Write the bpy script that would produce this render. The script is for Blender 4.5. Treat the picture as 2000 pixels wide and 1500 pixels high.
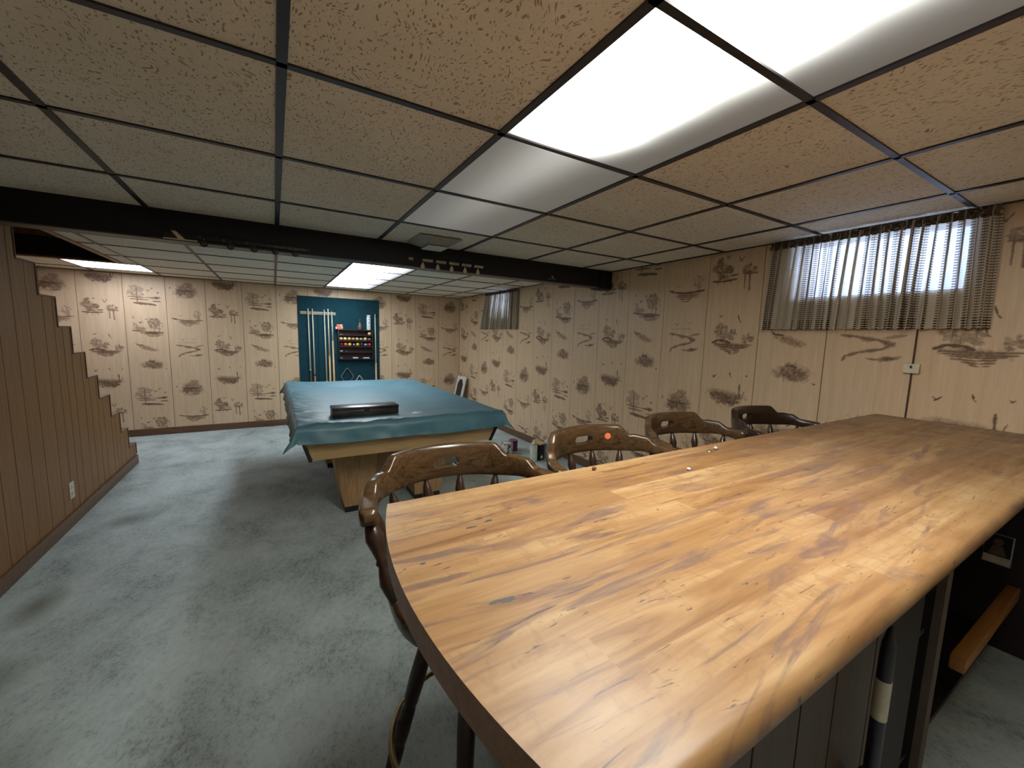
import bpy, bmesh, math, random
import numpy as np
from mathutils import Vector, Matrix
R = math.radians
PI = math.pi
sc = bpy.context.scene
for o in list(bpy.data.objects):
    bpy.data.objects.remove(o, do_unlink=True)
random.seed(7)

# ------------------------------------------------------------------ camera, world, exposure
CEIL = 2.0175
EYE = 1.3749
cam_data = bpy.data.cameras.new('camera')
cam = bpy.data.objects.new('camera', cam_data)
sc.collection.objects.link(cam)
cam_data.sensor_width = 36.0
cam_data.lens = 785.633 / 2000 * 36.0
cam_data.clip_start = 0.02
yaw, pitch, roll = -0.5339, -0.1175, -0.0252
Rm = Matrix.Rotation(yaw, 3, 'Z') @ Matrix.Rotation(pitch, 3, 'X') @ Matrix.Rotation(roll, 3, 'Y')
cr, cf, cu = Rm.col[0], Rm.col[1], Rm.col[2]
cam.matrix_world = Matrix(((cr[0], cu[0], -cf[0], 0), (cr[1], cu[1], -cf[1], 0), (cr[2], cu[2], -cf[2], EYE), (0, 0, 0, 1)))
sc.camera = cam

world = bpy.data.worlds.new('overcast_sky')
sc.world = world
world.use_nodes = True
bg = world.node_tree.nodes['Background']
bg.inputs[0].default_value = (0.44, 0.58, 1.0, 1)
bg.inputs[1].default_value = 6.5

LAMP_NEAR = 15.0      # brightness of the fluorescent tubes behind their diffusers
LAMP_BACK = 5.6
LAMP_BARE = 4.5

sc.view_settings.view_transform = 'Standard'
sc.view_settings.look = 'None'
sc.view_settings.exposure = 1.75
sc.view_settings.gamma = 1.0
sc.view_settings.use_curve_mapping = False
sc.cycles.use_denoising = True
sc.cycles.max_bounces = 12
sc.cycles.diffuse_bounces = 9
sc.cycles.transparent_max_bounces = 12
sc.cycles.sample_clamp_indirect = 12.0

# ------------------------------------------------------------------ materials
class NT:
    def __init__(s, name):
        s.m = bpy.data.materials.new(name)
        s.m.use_nodes = True
        s.t = s.m.node_tree
        s.p = s.t.nodes['Principled BSDF']
        s.out = s.t.nodes['Material Output']
        s._co = None
    def n(s, typ, **kw):
        nd = s.t.nodes.new(typ)
        ins = kw.pop('ins', {})
        for k, v in kw.items():
            setattr(nd, k, v)
        for k, v in ins.items():
            if hasattr(v, 'is_output') or isinstance(v, bpy.types.NodeSocket):
                s.t.links.new(v, nd.inputs[k])
            else:
                nd.inputs[k].default_value = v
        return nd
    def link(s, a, b):
        s.t.links.new(a, b)
    def co(s):
        if s._co is None:
            s._co = s.n('ShaderNodeTexCoord').outputs['Object']
        return s._co
    def map(s, scale=(1, 1, 1), loc=(0, 0, 0), rot=(0, 0, 0), src=None):
        return s.n('ShaderNodeMapping', ins={'Vector': src or s.co(), 'Scale': scale, 'Location': loc, 'Rotation': rot}).outputs[0]
    def noise(s, vec, scale=5, detail=4, rough=0.55, dist=0.0):
        return s.n('ShaderNodeTexNoise', ins={'Vector': vec, 'Scale': scale, 'Detail': detail, 'Roughness': rough, 'Distortion': dist}).outputs[0]
    def ramp(s, fac, stops):
        nd = s.n('ShaderNodeValToRGB', ins={'Fac': fac})
        el = nd.color_ramp.elements
        while len(el) < len(stops):
            el.new(0.5)
        for e, (p, c) in zip(el, stops):
            e.position = p
            e.color = (c, c, c, 1) if isinstance(c, (int, float)) else (*c, 1)
        return nd.outputs[0]
    def math(s, op, a, b=0.0, c=0.0, clamp=False):
        nd = s.n('ShaderNodeMath', operation=op, use_clamp=clamp)
        for i, v in enumerate((a, b, c)):
            if isinstance(v, bpy.types.NodeSocket):
                s.link(v, nd.inputs[i])
            else:
                nd.inputs[i].default_value = v
        return nd.outputs[0]
    def mix(s, fac, a, b, mode='MIX'):
        nd = s.n('ShaderNodeMix', data_type='RGBA', blend_type=mode)
        for i, v in ((0, fac), (6, a), (7, b)):
            if isinstance(v, bpy.types.NodeSocket):
                s.link(v, nd.inputs[i])
            else:
                nd.inputs[i].default_value = v if i == 0 else (*v, 1)
        return nd.outputs[2]
    def bump(s, h, strength=0.3, dist=0.002):
        b = s.n('ShaderNodeBump', ins={'Height': h, 'Strength': strength, 'Distance': dist})
        s.link(b.outputs[0], s.p.inputs['Normal'])
    def set(s, col=None, rough=None, metal=None, spec=None):
        for k, v in (('Base Color', col), ('Roughness', rough), ('Metallic', metal), ('Specular IOR Level', spec)):
            if v is None:
                continue
            if isinstance(v, bpy.types.NodeSocket):
                s.link(v, s.p.inputs[k])
            elif k == 'Base Color':
                s.p.inputs[k].default_value = (*v, 1)
            else:
                s.p.inputs[k].default_value = v
        return s

def plain(name, col, rough=0.6, metal=0.0, var=0.12, scale=30, spec=None, bump=0.0):
    t = NT(name)
    nz = t.noise(t.co(), scale, 3)
    a = tuple(c * (1 - var) for c in col)
    b = tuple(min(1, c * (1 + var)) for c in col)
    t.set(t.ramp(nz, [(0.3, a), (0.7, b)]), rough, metal, spec)
    if bump:
        t.bump(nz, bump, 0.002)
    return t.m

def wood(name, dark, light, axis=2, scale=3.0, rough=0.45, stretch=14, spec=None, bump=0.08):
    t = NT(name)
    sv = [stretch] * 3
    sv[axis] = 1.0
    v = t.map(tuple(x * scale for x in sv))
    n1 = t.noise(v, 1.0, 6, 0.6, 1.2)
    n2 = t.noise(v, 4.0, 3, 0.6)
    f = t.math('ADD', t.math('MULTIPLY', n1, 0.7), t.math('MULTIPLY', n2, 0.3))
    mid = tuple((a + b) / 2 for a, b in zip(dark, light))
    t.set(t.ramp(f, [(0.34, dark), (0.5, mid), (0.66, light)]), rough, 0, spec)
    t.bump(f, bump, 0.001)
    return t.m

M = {}
M['tee'] = plain('bronze_grid_metal', (0.035, 0.026, 0.028), 0.4, 0.3)
M['beam'] = plain('black_painted_steel', (0.004, 0.0035, 0.005), 0.6)
M['beam_flange'] = wood('beam_trim_wood', (0.06, 0.045, 0.035), (0.10, 0.08, 0.06), 0)
M['groove'] = plain('groove_brown', (0.07, 0.038, 0.018), 0.8)  # dark brown colour of the recessed backing between boards
M['baseboard'] = wood('baseboard_wood', (0.085, 0.042, 0.02), (0.16, 0.085, 0.042), 0, 2)
M['stair_panel'] = wood('stair_panelling', (0.165, 0.072, 0.020), (0.27, 0.138, 0.043), 2, 2.0, 0.5, 22)
M['rear_panel'] = wood('rear_panelling', (0.62, 0.52, 0.38), (0.75, 0.65, 0.50), 2, 2.0, 0.5, 22)  # for the unseen rear wall, made pale to bounce more light into the room
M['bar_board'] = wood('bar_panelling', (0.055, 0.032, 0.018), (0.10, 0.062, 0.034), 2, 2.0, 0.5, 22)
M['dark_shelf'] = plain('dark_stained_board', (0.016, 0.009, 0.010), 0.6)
M['pale_strip'] = plain('unpainted_strip', (0.13, 0.10, 0.08), 0.7)
M['raw_wood'] = wood('raw_lumber', (0.30, 0.12, 0.028), (0.44, 0.20, 0.055), 0, 3)
M['stool'] = wood('stained_pine_stool', (0.030, 0.015, 0.007), (0.098, 0.053, 0.022), 0, 4.0, 0.24, 12, 0.55)
M['stool_turned'] = plain('dark_turned_wood', (0.034, 0.017, 0.011), 0.28, 0, 0.25, 20, 0.5)
M['stool_leg'] = plain('dark_leg_wood', (0.028, 0.014, 0.009), 0.35, 0, 0.2, 20)
M['brass'] = plain('worn_brass', (0.30, 0.22, 0.10), 0.35, 0.8)
M['oak'] = wood('pool_table_laminate', (0.42, 0.26, 0.10), (0.62, 0.42, 0.20), 0, 2.4, 0.42, 26)
M['oak_v'] = wood('pool_leg_laminate', (0.36, 0.20, 0.08), (0.58, 0.37, 0.18), 2, 2.4, 0.42, 22)
M['black'] = plain('black_plastic', (0.012, 0.011, 0.012), 0.4)
M['iron'] = plain('black_iron', (0.015, 0.013, 0.014), 0.5, 0.5)
M['steel'] = plain('zinc_steel', (0.35, 0.33, 0.32), 0.35, 0.9)
M['ivory'] = plain('ivory_plastic', (0.60, 0.55, 0.42), 0.45)
M['white'] = plain('white_paint', (0.72, 0.72, 0.68), 0.5)
M['vent'] = plain('grey_vent_enamel', (0.33, 0.30, 0.24), 0.5)
M['vent_in'] = plain('pale_vent_plate', (0.62, 0.60, 0.50), 0.5)
M['ivory_disc'] = plain('cream_enamel', (0.62, 0.50, 0.36), 0.5)

def cell_noise_mat():
    t = NT('fissured_ceiling_tile')
    g = t.n('ShaderNodeNewGeometry').outputs['Position']
    v = t.map((1, 1, 1), src=g)
    wn = t.n('ShaderNodeTexNoise', ins={'Vector': g, 'Scale': 9.0, 'Detail': 2.0}).outputs[1]
    gw = t.n('ShaderNodeMix', data_type='VECTOR', ins={0: 0.10, 4: g, 5: wn}).outputs[1]
    vo = t.n('ShaderNodeTexVoronoi', ins={'Vector': t.map((165, 66, 60), src=gw), 'Scale': 1.0})
    sz = t.math('MULTIPLY', t.n('ShaderNodeSeparateColor', ins={'Color': vo.outputs['Color']}).outputs[0], 0.33)
    fis = t.math('MULTIPLY', t.math('SUBTRACT', vo.outputs['Distance'], sz), 9.0, clamp=True)
    n1 = fis
    n2 = t.noise(t.map((160, 130, 160), src=g), 1.0, 2)
    pin = t.ramp(n2, [(0.30, 0.0), (0.35, 1.0)])
    n3 = t.noise(g, 2.2, 4)
    base = t.ramp(n3, [(0.3, (0.78, 0.69, 0.55)), (0.7, (0.87, 0.78, 0.64))])
    c = t.mix(t.math('ADD', t.math('MULTIPLY', fis, 0.8), 0.2), (0.33, 0.20, 0.11), base)
    c = t.mix(t.math('ADD', t.math('MULTIPLY', pin, 0.35), 0.65), (0.25, 0.17, 0.09), c)
    t.set(c, 0.9)
    h = t.math('ADD', t.math('MULTIPLY', fis, 1.0), t.math('MULTIPLY', n2, 0.5))
    t.bump(h, 0.5, 0.004)
    return t.m
M['tile'] = cell_noise_mat()

def print_mat():
    # woodgrain-backed panelling; the printed duck-hunting scenes come from the mesh's "print" colours
    t = NT('printed_scenic_panelling')
    at = t.n('ShaderNodeAttribute', attribute_name='print')
    sep = t.n('ShaderNodeSeparateColor', ins={'Color': at.outputs['Color']})
    g = t.n('ShaderNodeNewGeometry').outputs['Position']
    n1 = t.noise(t.map((26, 26, 1.6), src=g), 1.0, 5, 0.6, 0.6)
    n2 = t.noise(t.map((120, 120, 6), src=g), 1.0, 3)
    f = t.math('ADD', t.math('MULTIPLY', n1, 0.65), t.math('MULTIPLY', n2, 0.35))
    base = t.ramp(f, [(0.3, (0.57, 0.40, 0.25)), (0.5, (0.645, 0.47, 0.305)), (0.72, (0.72, 0.545, 0.37))])
    nz = t.noise(t.map((90, 90, 140), src=g), 1.0, 4, 0.65)
    k = t.math('MULTIPLY', sep.outputs[0], t.math('ADD', t.math('MULTIPLY', nz, 1.5), 0.70), clamp=True)
    ink = t.mix(sep.outputs[1], (0.105, 0.060, 0.040), (0.22, 0.115, 0.06))
    t.set(t.mix(k, base, ink), 0.42, 0, 0.35)
    t.bump(f, 0.06, 0.001)
    return t.m
M['print'] = print_mat()

def concrete():
    t = NT('worn_painted_concrete')
    g = t.co()
    big = t.noise(g, 0.9, 5, 0.6, 0.4)
    mid = t.noise(t.map((2.5, 1.8, 1), rot=(0, 0, R(-52))), 1.5, 8, 0.66, 0.3)
    fine = t.noise(t.map((42, 30, 1), rot=(0, 0, R(-50))), 1.0, 5, 0.75, 0.2)
    speck = t.noise(g, 95, 2, 0.5)
    f = t.math('ADD', t.math('MULTIPLY', big, 0.35), t.math('ADD', t.math('MULTIPLY', mid, 0.42), t.math('MULTIPLY', fine, 0.23)))
    c = t.ramp(f, [(0.34, (0.19, 0.23, 0.22)), (0.44, (0.33, 0.385, 0.38)), (0.54, (0.44, 0.51, 0.51)), (0.66, (0.55, 0.62, 0.64))])
    grit = t.noise(t.map((110, 80, 1), rot=(0, 0, R(-50))), 1.0, 3, 0.6)
    blotch = t.ramp(t.math('MULTIPLY', t.math('ADD', t.math('MULTIPLY', fine, 0.5), t.math('MULTIPLY', grit, 0.5)), t.math('ADD', mid, 0.5)), [(0.35, 0.66), (0.47, 1.0)])
    c = t.mix(1.0, c, blotch, 'MULTIPLY')
    c = t.mix(t.ramp(speck, [(0.28, 0.45), (0.34, 0.0)]), c, (0.06, 0.07, 0.06))
    # a long hairline stroke of old pale paint and a small repaired rectangle
    sx = t.n('ShaderNodeSeparateXYZ', ins={'Vector': g})
    X, Y = sx.outputs[0], sx.outputs[1]
    wob = t.math('MULTIPLY', t.math('SUBTRACT', t.noise(g, 9, 3), 0.5), 0.09)
    def ring(cx, cy, rx, ry, w):
        a = t.math('DIVIDE', t.math('SUBTRACT', X, cx), rx)
        b = t.math('DIVIDE', t.math('SUBTRACT', Y, cy), ry)
        d = t.math('SQRT', t.math('ADD', t.math('MULTIPLY', a, a), t.math('MULTIPLY', b, b)))
        d = t.math('ABSOLUTE', t.math('SUBTRACT', t.math('ADD', d, wob), 1.0))
        return t.math('SUBTRACT', 1.0, t.math('DIVIDE', d, w), clamp=True)
    r1 = ring(-0.62, 2.33, 0.10, 0.055, 0.16)
    c = t.mix(t.math('MULTIPLY', r1, 0.5), c, (0.5, 0.53, 0.5))
    def rect(cx, cy, hx, hy, rot):
        ca, sa = math.cos(rot), math.sin(rot)
        dx = t.math('SUBTRACT', X, cx); dy = t.math('SUBTRACT', Y, cy)
        u = t.math('ABSOLUTE', t.math('ADD', t.math('MULTIPLY', dx, ca), t.math('MULTIPLY', dy, sa)))
        v = t.math('ABSOLUTE', t.math('SUBTRACT', t.math('MULTIPLY', dy, ca), t.math('MULTIPLY', dx, sa)))
        return t.math('MULTIPLY', t.math('LESS_THAN', u, hx), t.math('LESS_THAN', v, hy))
    c = t.mix(t.math('MULTIPLY', rect(-0.32, 2.86, 0.085, 0.05, 0.35), 0.30), c, (0.50, 0.53, 0.50))
    def blob(cx, cy, rx, ry):
        a = t.math('DIVIDE', t.math('SUBTRACT', X, cx), rx)
        b = t.math('DIVIDE', t.math('SUBTRACT', Y, cy), ry)
        d = t.math('SQRT', t.math('ADD', t.math('MULTIPLY', a, a), t.math('MULTIPLY', b, b)))
        return t.math('SUBTRACT', 1.15, t.math('ADD', d, t.math('MULTIPLY', wob, 4.0)), clamp=True)
    c = t.mix(t.math('MULTIPLY', blob(-0.93, 3.75, 0.16, 0.14), 0.7), c, (0.13, 0.13, 0.12))
    c = t.mix(t.math('MULTIPLY', blob(-1.05, 2.75, 0.10, 0.18), 0.75), c, (0.12, 0.12, 0.08))
    c = t.mix(t.math('MULTIPLY', blob(-1.10, 2.20, 0.22, 0.16), 0.8), c, (0.09, 0.12, 0.07))
    c = t.mix(t.math('MULTIPLY', blob(-0.95, 1.72, 0.32, 0.18), 0.7), c, (0.11, 0.135, 0.085))
    t.set(c, 0.62, 0, 0.35)
    t.bump(t.math('ADD', f, t.math('MULTIPLY', fine, 0.4)), 0.18, 0.004)
    return t.m
M['concrete'] = concrete()

def lamp_mat(name, strength, ranges, xc, w, col, floor_=0.05, tail=0.0):
    # acrylic prism sheet lit by tubes lying just behind it: it glows most along the tubes
    t = NT(name)
    g = t.n('ShaderNodeNewGeometry').outputs['Position']
    s = t.n('ShaderNodeSeparateXYZ', ins={'Vector': g})
    X, Y = s.outputs[0], s.outputs[1]
    wob = t.math('MULTIPLY', t.math('SUBTRACT', t.noise(g, 3.0, 2), 0.5), 0.06)
    a = t.math('DIVIDE', t.math('SUBTRACT', t.math('ADD', X, wob), xc), w)
    prof = t.math('POWER', 2.71828, t.math('MULTIPLY', -1.0, t.math('MULTIPLY', a, a)))
    y0, y1 = ranges
    def sst(v, e0, e1):
        return t.n('ShaderNodeMapRange', interpolation_type='SMOOTHSTEP', ins={'Value': v, 'From Min': e0, 'From Max': e1}).outputs[0]
    ends = t.math('MULTIPLY', sst(Y, y0 - 0.14, y0 + 0.12), t.math('SUBTRACT', 1.0, sst(Y, y1 - 0.12, y1 + 0.14)))
    e = t.math('MULTIPLY', prof, ends)
    e = t.math('MULTIPLY', e, strength)
    # light spilling along the light box past the tube ends
    b = t.math('DIVIDE', t.math('SUBTRACT', X, xc + 0.06), w * 1.15)
    prof2 = t.math('POWER', 2.71828, t.math('MULTIPLY', -1.0, t.math('MULTIPLY', b, b)))
    away = t.math('POWER', 2.71828, t.math('MULTIPLY', -1.6, t.math('MAXIMUM', t.math('SUBTRACT', Y, y1), 0.0)))
    e = t.math('ADD', e, t.math('MULTIPLY', t.math('MULTIPLY', prof2, away), tail))
    e = t.math('ADD', e, floor_)
    t.set((0.22, 0.175, 0.11), 0.35, 0, 0.4)
    t.p.inputs['Emission Color'].default_value = (*col, 1)
    t.link(e, t.p.inputs['Emission Strength'])
    wv = t.n('ShaderNodeTexWave', wave_type='BANDS', bands_direction='X', ins={'Vector': g, 'Scale': 60.0}).outputs[1]
    t.bump(wv, 0.25, 0.002)
    return t.m
M['lamp_near'] = lamp_mat('lit_acrylic_diffuser', LAMP_NEAR, (-0.10, 1.10), 0.835, 0.118, (1.0, 1.0, 0.93), 0.03, 0.13)
M['lamp_back'] = lamp_mat('lit_acrylic_diffuser_back', LAMP_BACK, (3.75, 6.45), 0.86, 0.19, (0.86, 0.94, 1.0), 0.08, 0.0)
M['lamp_bare'] = lamp_mat('bright_cool_diffuser', LAMP_BARE, (5.6, 6.45), -1.48, 0.6, (0.82, 0.88, 1.0), 0.1, 0.0)

def bar_top_mat():
    t = NT('butcher_block_laminate')
    g = t.co()
    s = t.n('ShaderNodeSeparateXYZ', ins={'Vector': g})
    X, Y = s.outputs[0], s.outputs[1]
    yw = t.math('DIVIDE', Y, 0.058)
    row = t.math('FLOOR', yw)
    rnd = t.n('ShaderNodeTexWhiteNoise', noise_dimensions='1D', ins={'W': row}).outputs[0]
    seg = t.math('FLOOR', t.math('ADD', t.math('DIVIDE', X, 1.9), t.math('MULTIPLY', rnd, 7.0)))
    cid = t.math('ADD', t.math('MULTIPLY', row, 17.3), t.math('MULTIPLY', seg, 5.7))
    r2 = t.n('ShaderNodeTexWhiteNoise', noise_dimensions='1D', ins={'W': cid}).outputs[0]
    cmb = t.n('ShaderNodeCombineXYZ', ins={'X': X, 'Y': Y, 'Z': t.math('MULTIPLY', cid, 3.1)}).outputs[0]
    v = t.n('ShaderNodeMapping', ins={'Vector': cmb, 'Scale': (1.5, 15, 1)}).outputs[0]
    n1 = t.noise(v, 1.2, 5, 0.6, 1.6)
    n2 = t.noise(t.n('ShaderNodeMapping', ins={'Vector': cmb, 'Scale': (5, 90, 1)}).outputs[0], 1.0, 4, 0.6, 0.4)
    f = t.math('ADD', t.math('ADD', t.math('MULTIPLY', n1, 0.62), t.math('MULTIPLY', n2, 0.16)), t.math('MULTIPLY', r2, 0.15))
    c = t.ramp(f, [(0.26, (0.105, 0.046, 0.017)), (0.38, (0.19, 0.093, 0.034)), (0.50, (0.275, 0.152, 0.062)), (0.64, (0.355, 0.232, 0.112))])
    # violet-brown mineral streaks with wavy flow, knots and flame figure
    n3 = t.noise(t.n('ShaderNodeMapping', ins={'Vector': g, 'Scale': (1.1, 8.5, 1)}).outputs[0], 1.7, 6, 0.62, 2.2)
    st = t.ramp(n3, [(0.36, 0.88), (0.425, 0.42), (0.475, 0.0)])
    c = t.mix(st, c, (0.125, 0.070, 0.052))
    n4 = t.noise(t.n('ShaderNodeMapping', ins={'Vector': g, 'Scale': (3.0, 20, 1), 'Location': (3, 1, 0)}).outputs[0], 1.9, 5, 0.6, 3.0)
    st2 = t.ramp(n4, [(0.33, 0.9), (0.375, 0.0)])
    c = t.mix(st2, c, (0.065, 0.035, 0.030))
    fl = t.noise(t.n('ShaderNodeMapping', ins={'Vector': cmb, 'Scale': (30, 16, 1)}).outputs[0], 1.0, 3, 0.6, 1.2)
    flm = t.math('MULTIPLY', t.ramp(fl, [(0.40, 0.5), (0.47, 0.0)]), t.math('GREATER_THAN', r2, 0.6))
    c = t.mix(t.math('MULTIPLY', flm, 0.7), c, (0.19, 0.095, 0.04))
    # seams between the printed staves
    fr = t.math('FRACT', yw)
    sm = t.math('GREATER_THAN', 0.035, t.math('MINIMUM', fr, t.math('SUBTRACT', 1.0, fr)))
    c = t.mix(t.math('MULTIPLY', sm, 0.22), c, (0.22, 0.11, 0.05))
    # spots where the laminate is chipped through to grey
    wob = t.math('MULTIPLY', t.math('SUBTRACT', t.noise(g, 60, 3), 0.5), 1.4)
    for (cx, cy, rx, ry) in ((0.272, 0.456, 0.012, 0.007), (0.317, 0.678, 0.012, 0.004), (0.361, 0.688, 0.011, 0.005), (0.195, 0.60, 0.006, 0.004),
                             (0.345, 0.705, 0.010, 0.003), (0.255, 0.46, 0.012, 0.003), (1.62, 0.80, 0.012, 0.004), (1.35, 0.55, 0.02, 0.005)):
        a = t.math('DIVIDE', t.math('SUBTRACT', X, cx), rx)
        b = t.math('DIVIDE', t.math('SUBTRACT', Y, cy), ry)
        d = t.math('ADD', t.math('SQRT', t.math('ADD', t.math('MULTIPLY', a, a), t.math('MULTIPLY', b, b))), wob)
        c = t.mix(t.math('LESS_THAN', d, 0.9), c, (0.065, 0.062, 0.055))
    t.set(c, t.ramp(t.noise(g, 7, 4), [(0.3, 0.30), (0.7, 0.46)]), 0, 0.45)
    t.bump(n2, 0.04, 0.001)
    return t.m
M['bar_top'] = bar_top_mat()
M['bar_edge'] = wood('bar_edge_banding', (0.20, 0.095, 0.045), (0.33, 0.18, 0.09), 0, 3, 0.4)

def cloth_mat(name, a, b, rough=0.75, sheen=0.3):
    t = NT(name)
    n1 = t.noise(t.co(), 7, 5, 0.6)
    n2 = t.noise(t.co(), 500, 2)
    t.set(t.ramp(n1, [(0.3, a), (0.7, b)]), rough, 0, 0.6 if rough < 0.5 else 0.25)
    t.p.inputs['Sheen Weight'].default_value = sheen
    t.bump(n2, 0.15, 0.0006)
    return t.m
M['cover'] = cloth_mat('teal_vinyl_cover', (0.055, 0.155, 0.20), (0.075, 0.19, 0.24), 0.45, 0.0)
M['felt'] = cloth_mat('teal_felt', (0.003, 0.034, 0.050), (0.005, 0.048, 0.068), 0.9, 0.15)

def curtain_mat():
    t = NT('woven_plaid_curtain')
    uv = t.n('ShaderNodeUVMap').outputs[0]
    s = t.n('ShaderNodeSeparateXYZ', ins={'Vector': uv})
    U, V = s.outputs[0], s.outputs[1]
    wob = t.math('MULTIPLY', t.math('SUBTRACT', t.noise(uv, 60, 2), 0.5), 0.10)
    fu = t.math('FRACT', t.math('ADD', t.math('DIVIDE', U, 0.036), wob))
    stripe = t.math('LESS_THAN', fu, 0.42)
    fv = t.math('FRACT', t.math('DIVIDE', V, 0.0125))
    rung = t.math('LESS_THAN', fv, 0.55)
    thin = t.math('LESS_THAN', fv, 0.16)
    edge = t.math('LESS_THAN', t.math('ABSOLUTE', t.math('SUBTRACT', fu, 0.21)), 0.03)
    hem = t.math('LESS_THAN', V, 0.055)
    dark = t.math('MAXIMUM', t.math('MULTIPLY', stripe, rung), t.math('MULTIPLY', thin, 0.35))
    dark = t.math('MAXIMUM', dark, t.math('MULTIPLY', edge, 0.8))
    dark = t.math('MULTIPLY', dark, t.math('ADD', 0.8, t.math('MULTIPLY', hem, 0.2)))
    c = t.mix(dark, (0.72, 0.64, 0.50), (0.075, 0.045, 0.032))
    t.t.nodes.remove(t.p)
    dif = t.n('ShaderNodeBsdfDiffuse', ins={'Color': c})
    tr = t.n('ShaderNodeBsdfTranslucent', ins={'Color': c})
    tp = t.n('ShaderNodeBsdfTransparent')
    m1 = t.n('ShaderNodeMixShader', ins={0: 0.34})
    t.link(dif.outputs[0], m1.inputs[1]); t.link(tr.outputs[0], m1.inputs[2])
    holes = t.math('MULTIPLY', t.math('SUBTRACT', 1.0, dark), t.math('SUBTRACT', 0.05, t.math('MULTIPLY', hem, 0.03)))
    m2 = t.n('ShaderNodeMixShader', ins={0: holes})
    t.link(m1.outputs[0], m2.inputs[1]); t.link(tp.outputs[0], m2.inputs[2])
    t.link(m2.outputs[0], t.out.inputs[0])
    return t.m
M['curtain'] = curtain_mat()

def pane_mat():
    t = NT('window_glass')
    t.t.nodes.remove(t.p)
    tp = t.n('ShaderNodeBsdfTransparent', ins={'Color': (0.93, 0.96, 0.97, 1)})
    gl = t.n('ShaderNodeBsdfGlossy', ins={'Roughness': 0.02})
    fr = t.n('ShaderNodeFresnel', ins={'IOR': 1.45})
    m = t.n('ShaderNodeMixShader', ins={0: fr.outputs[0]})
    t.link(tp.outputs[0], m.inputs[1]); t.link(gl.outputs[0], m.inputs[2])
    t.link(m.outputs[0], t.out.inputs[0])
    return t.m
M['pane'] = pane_mat()

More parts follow.
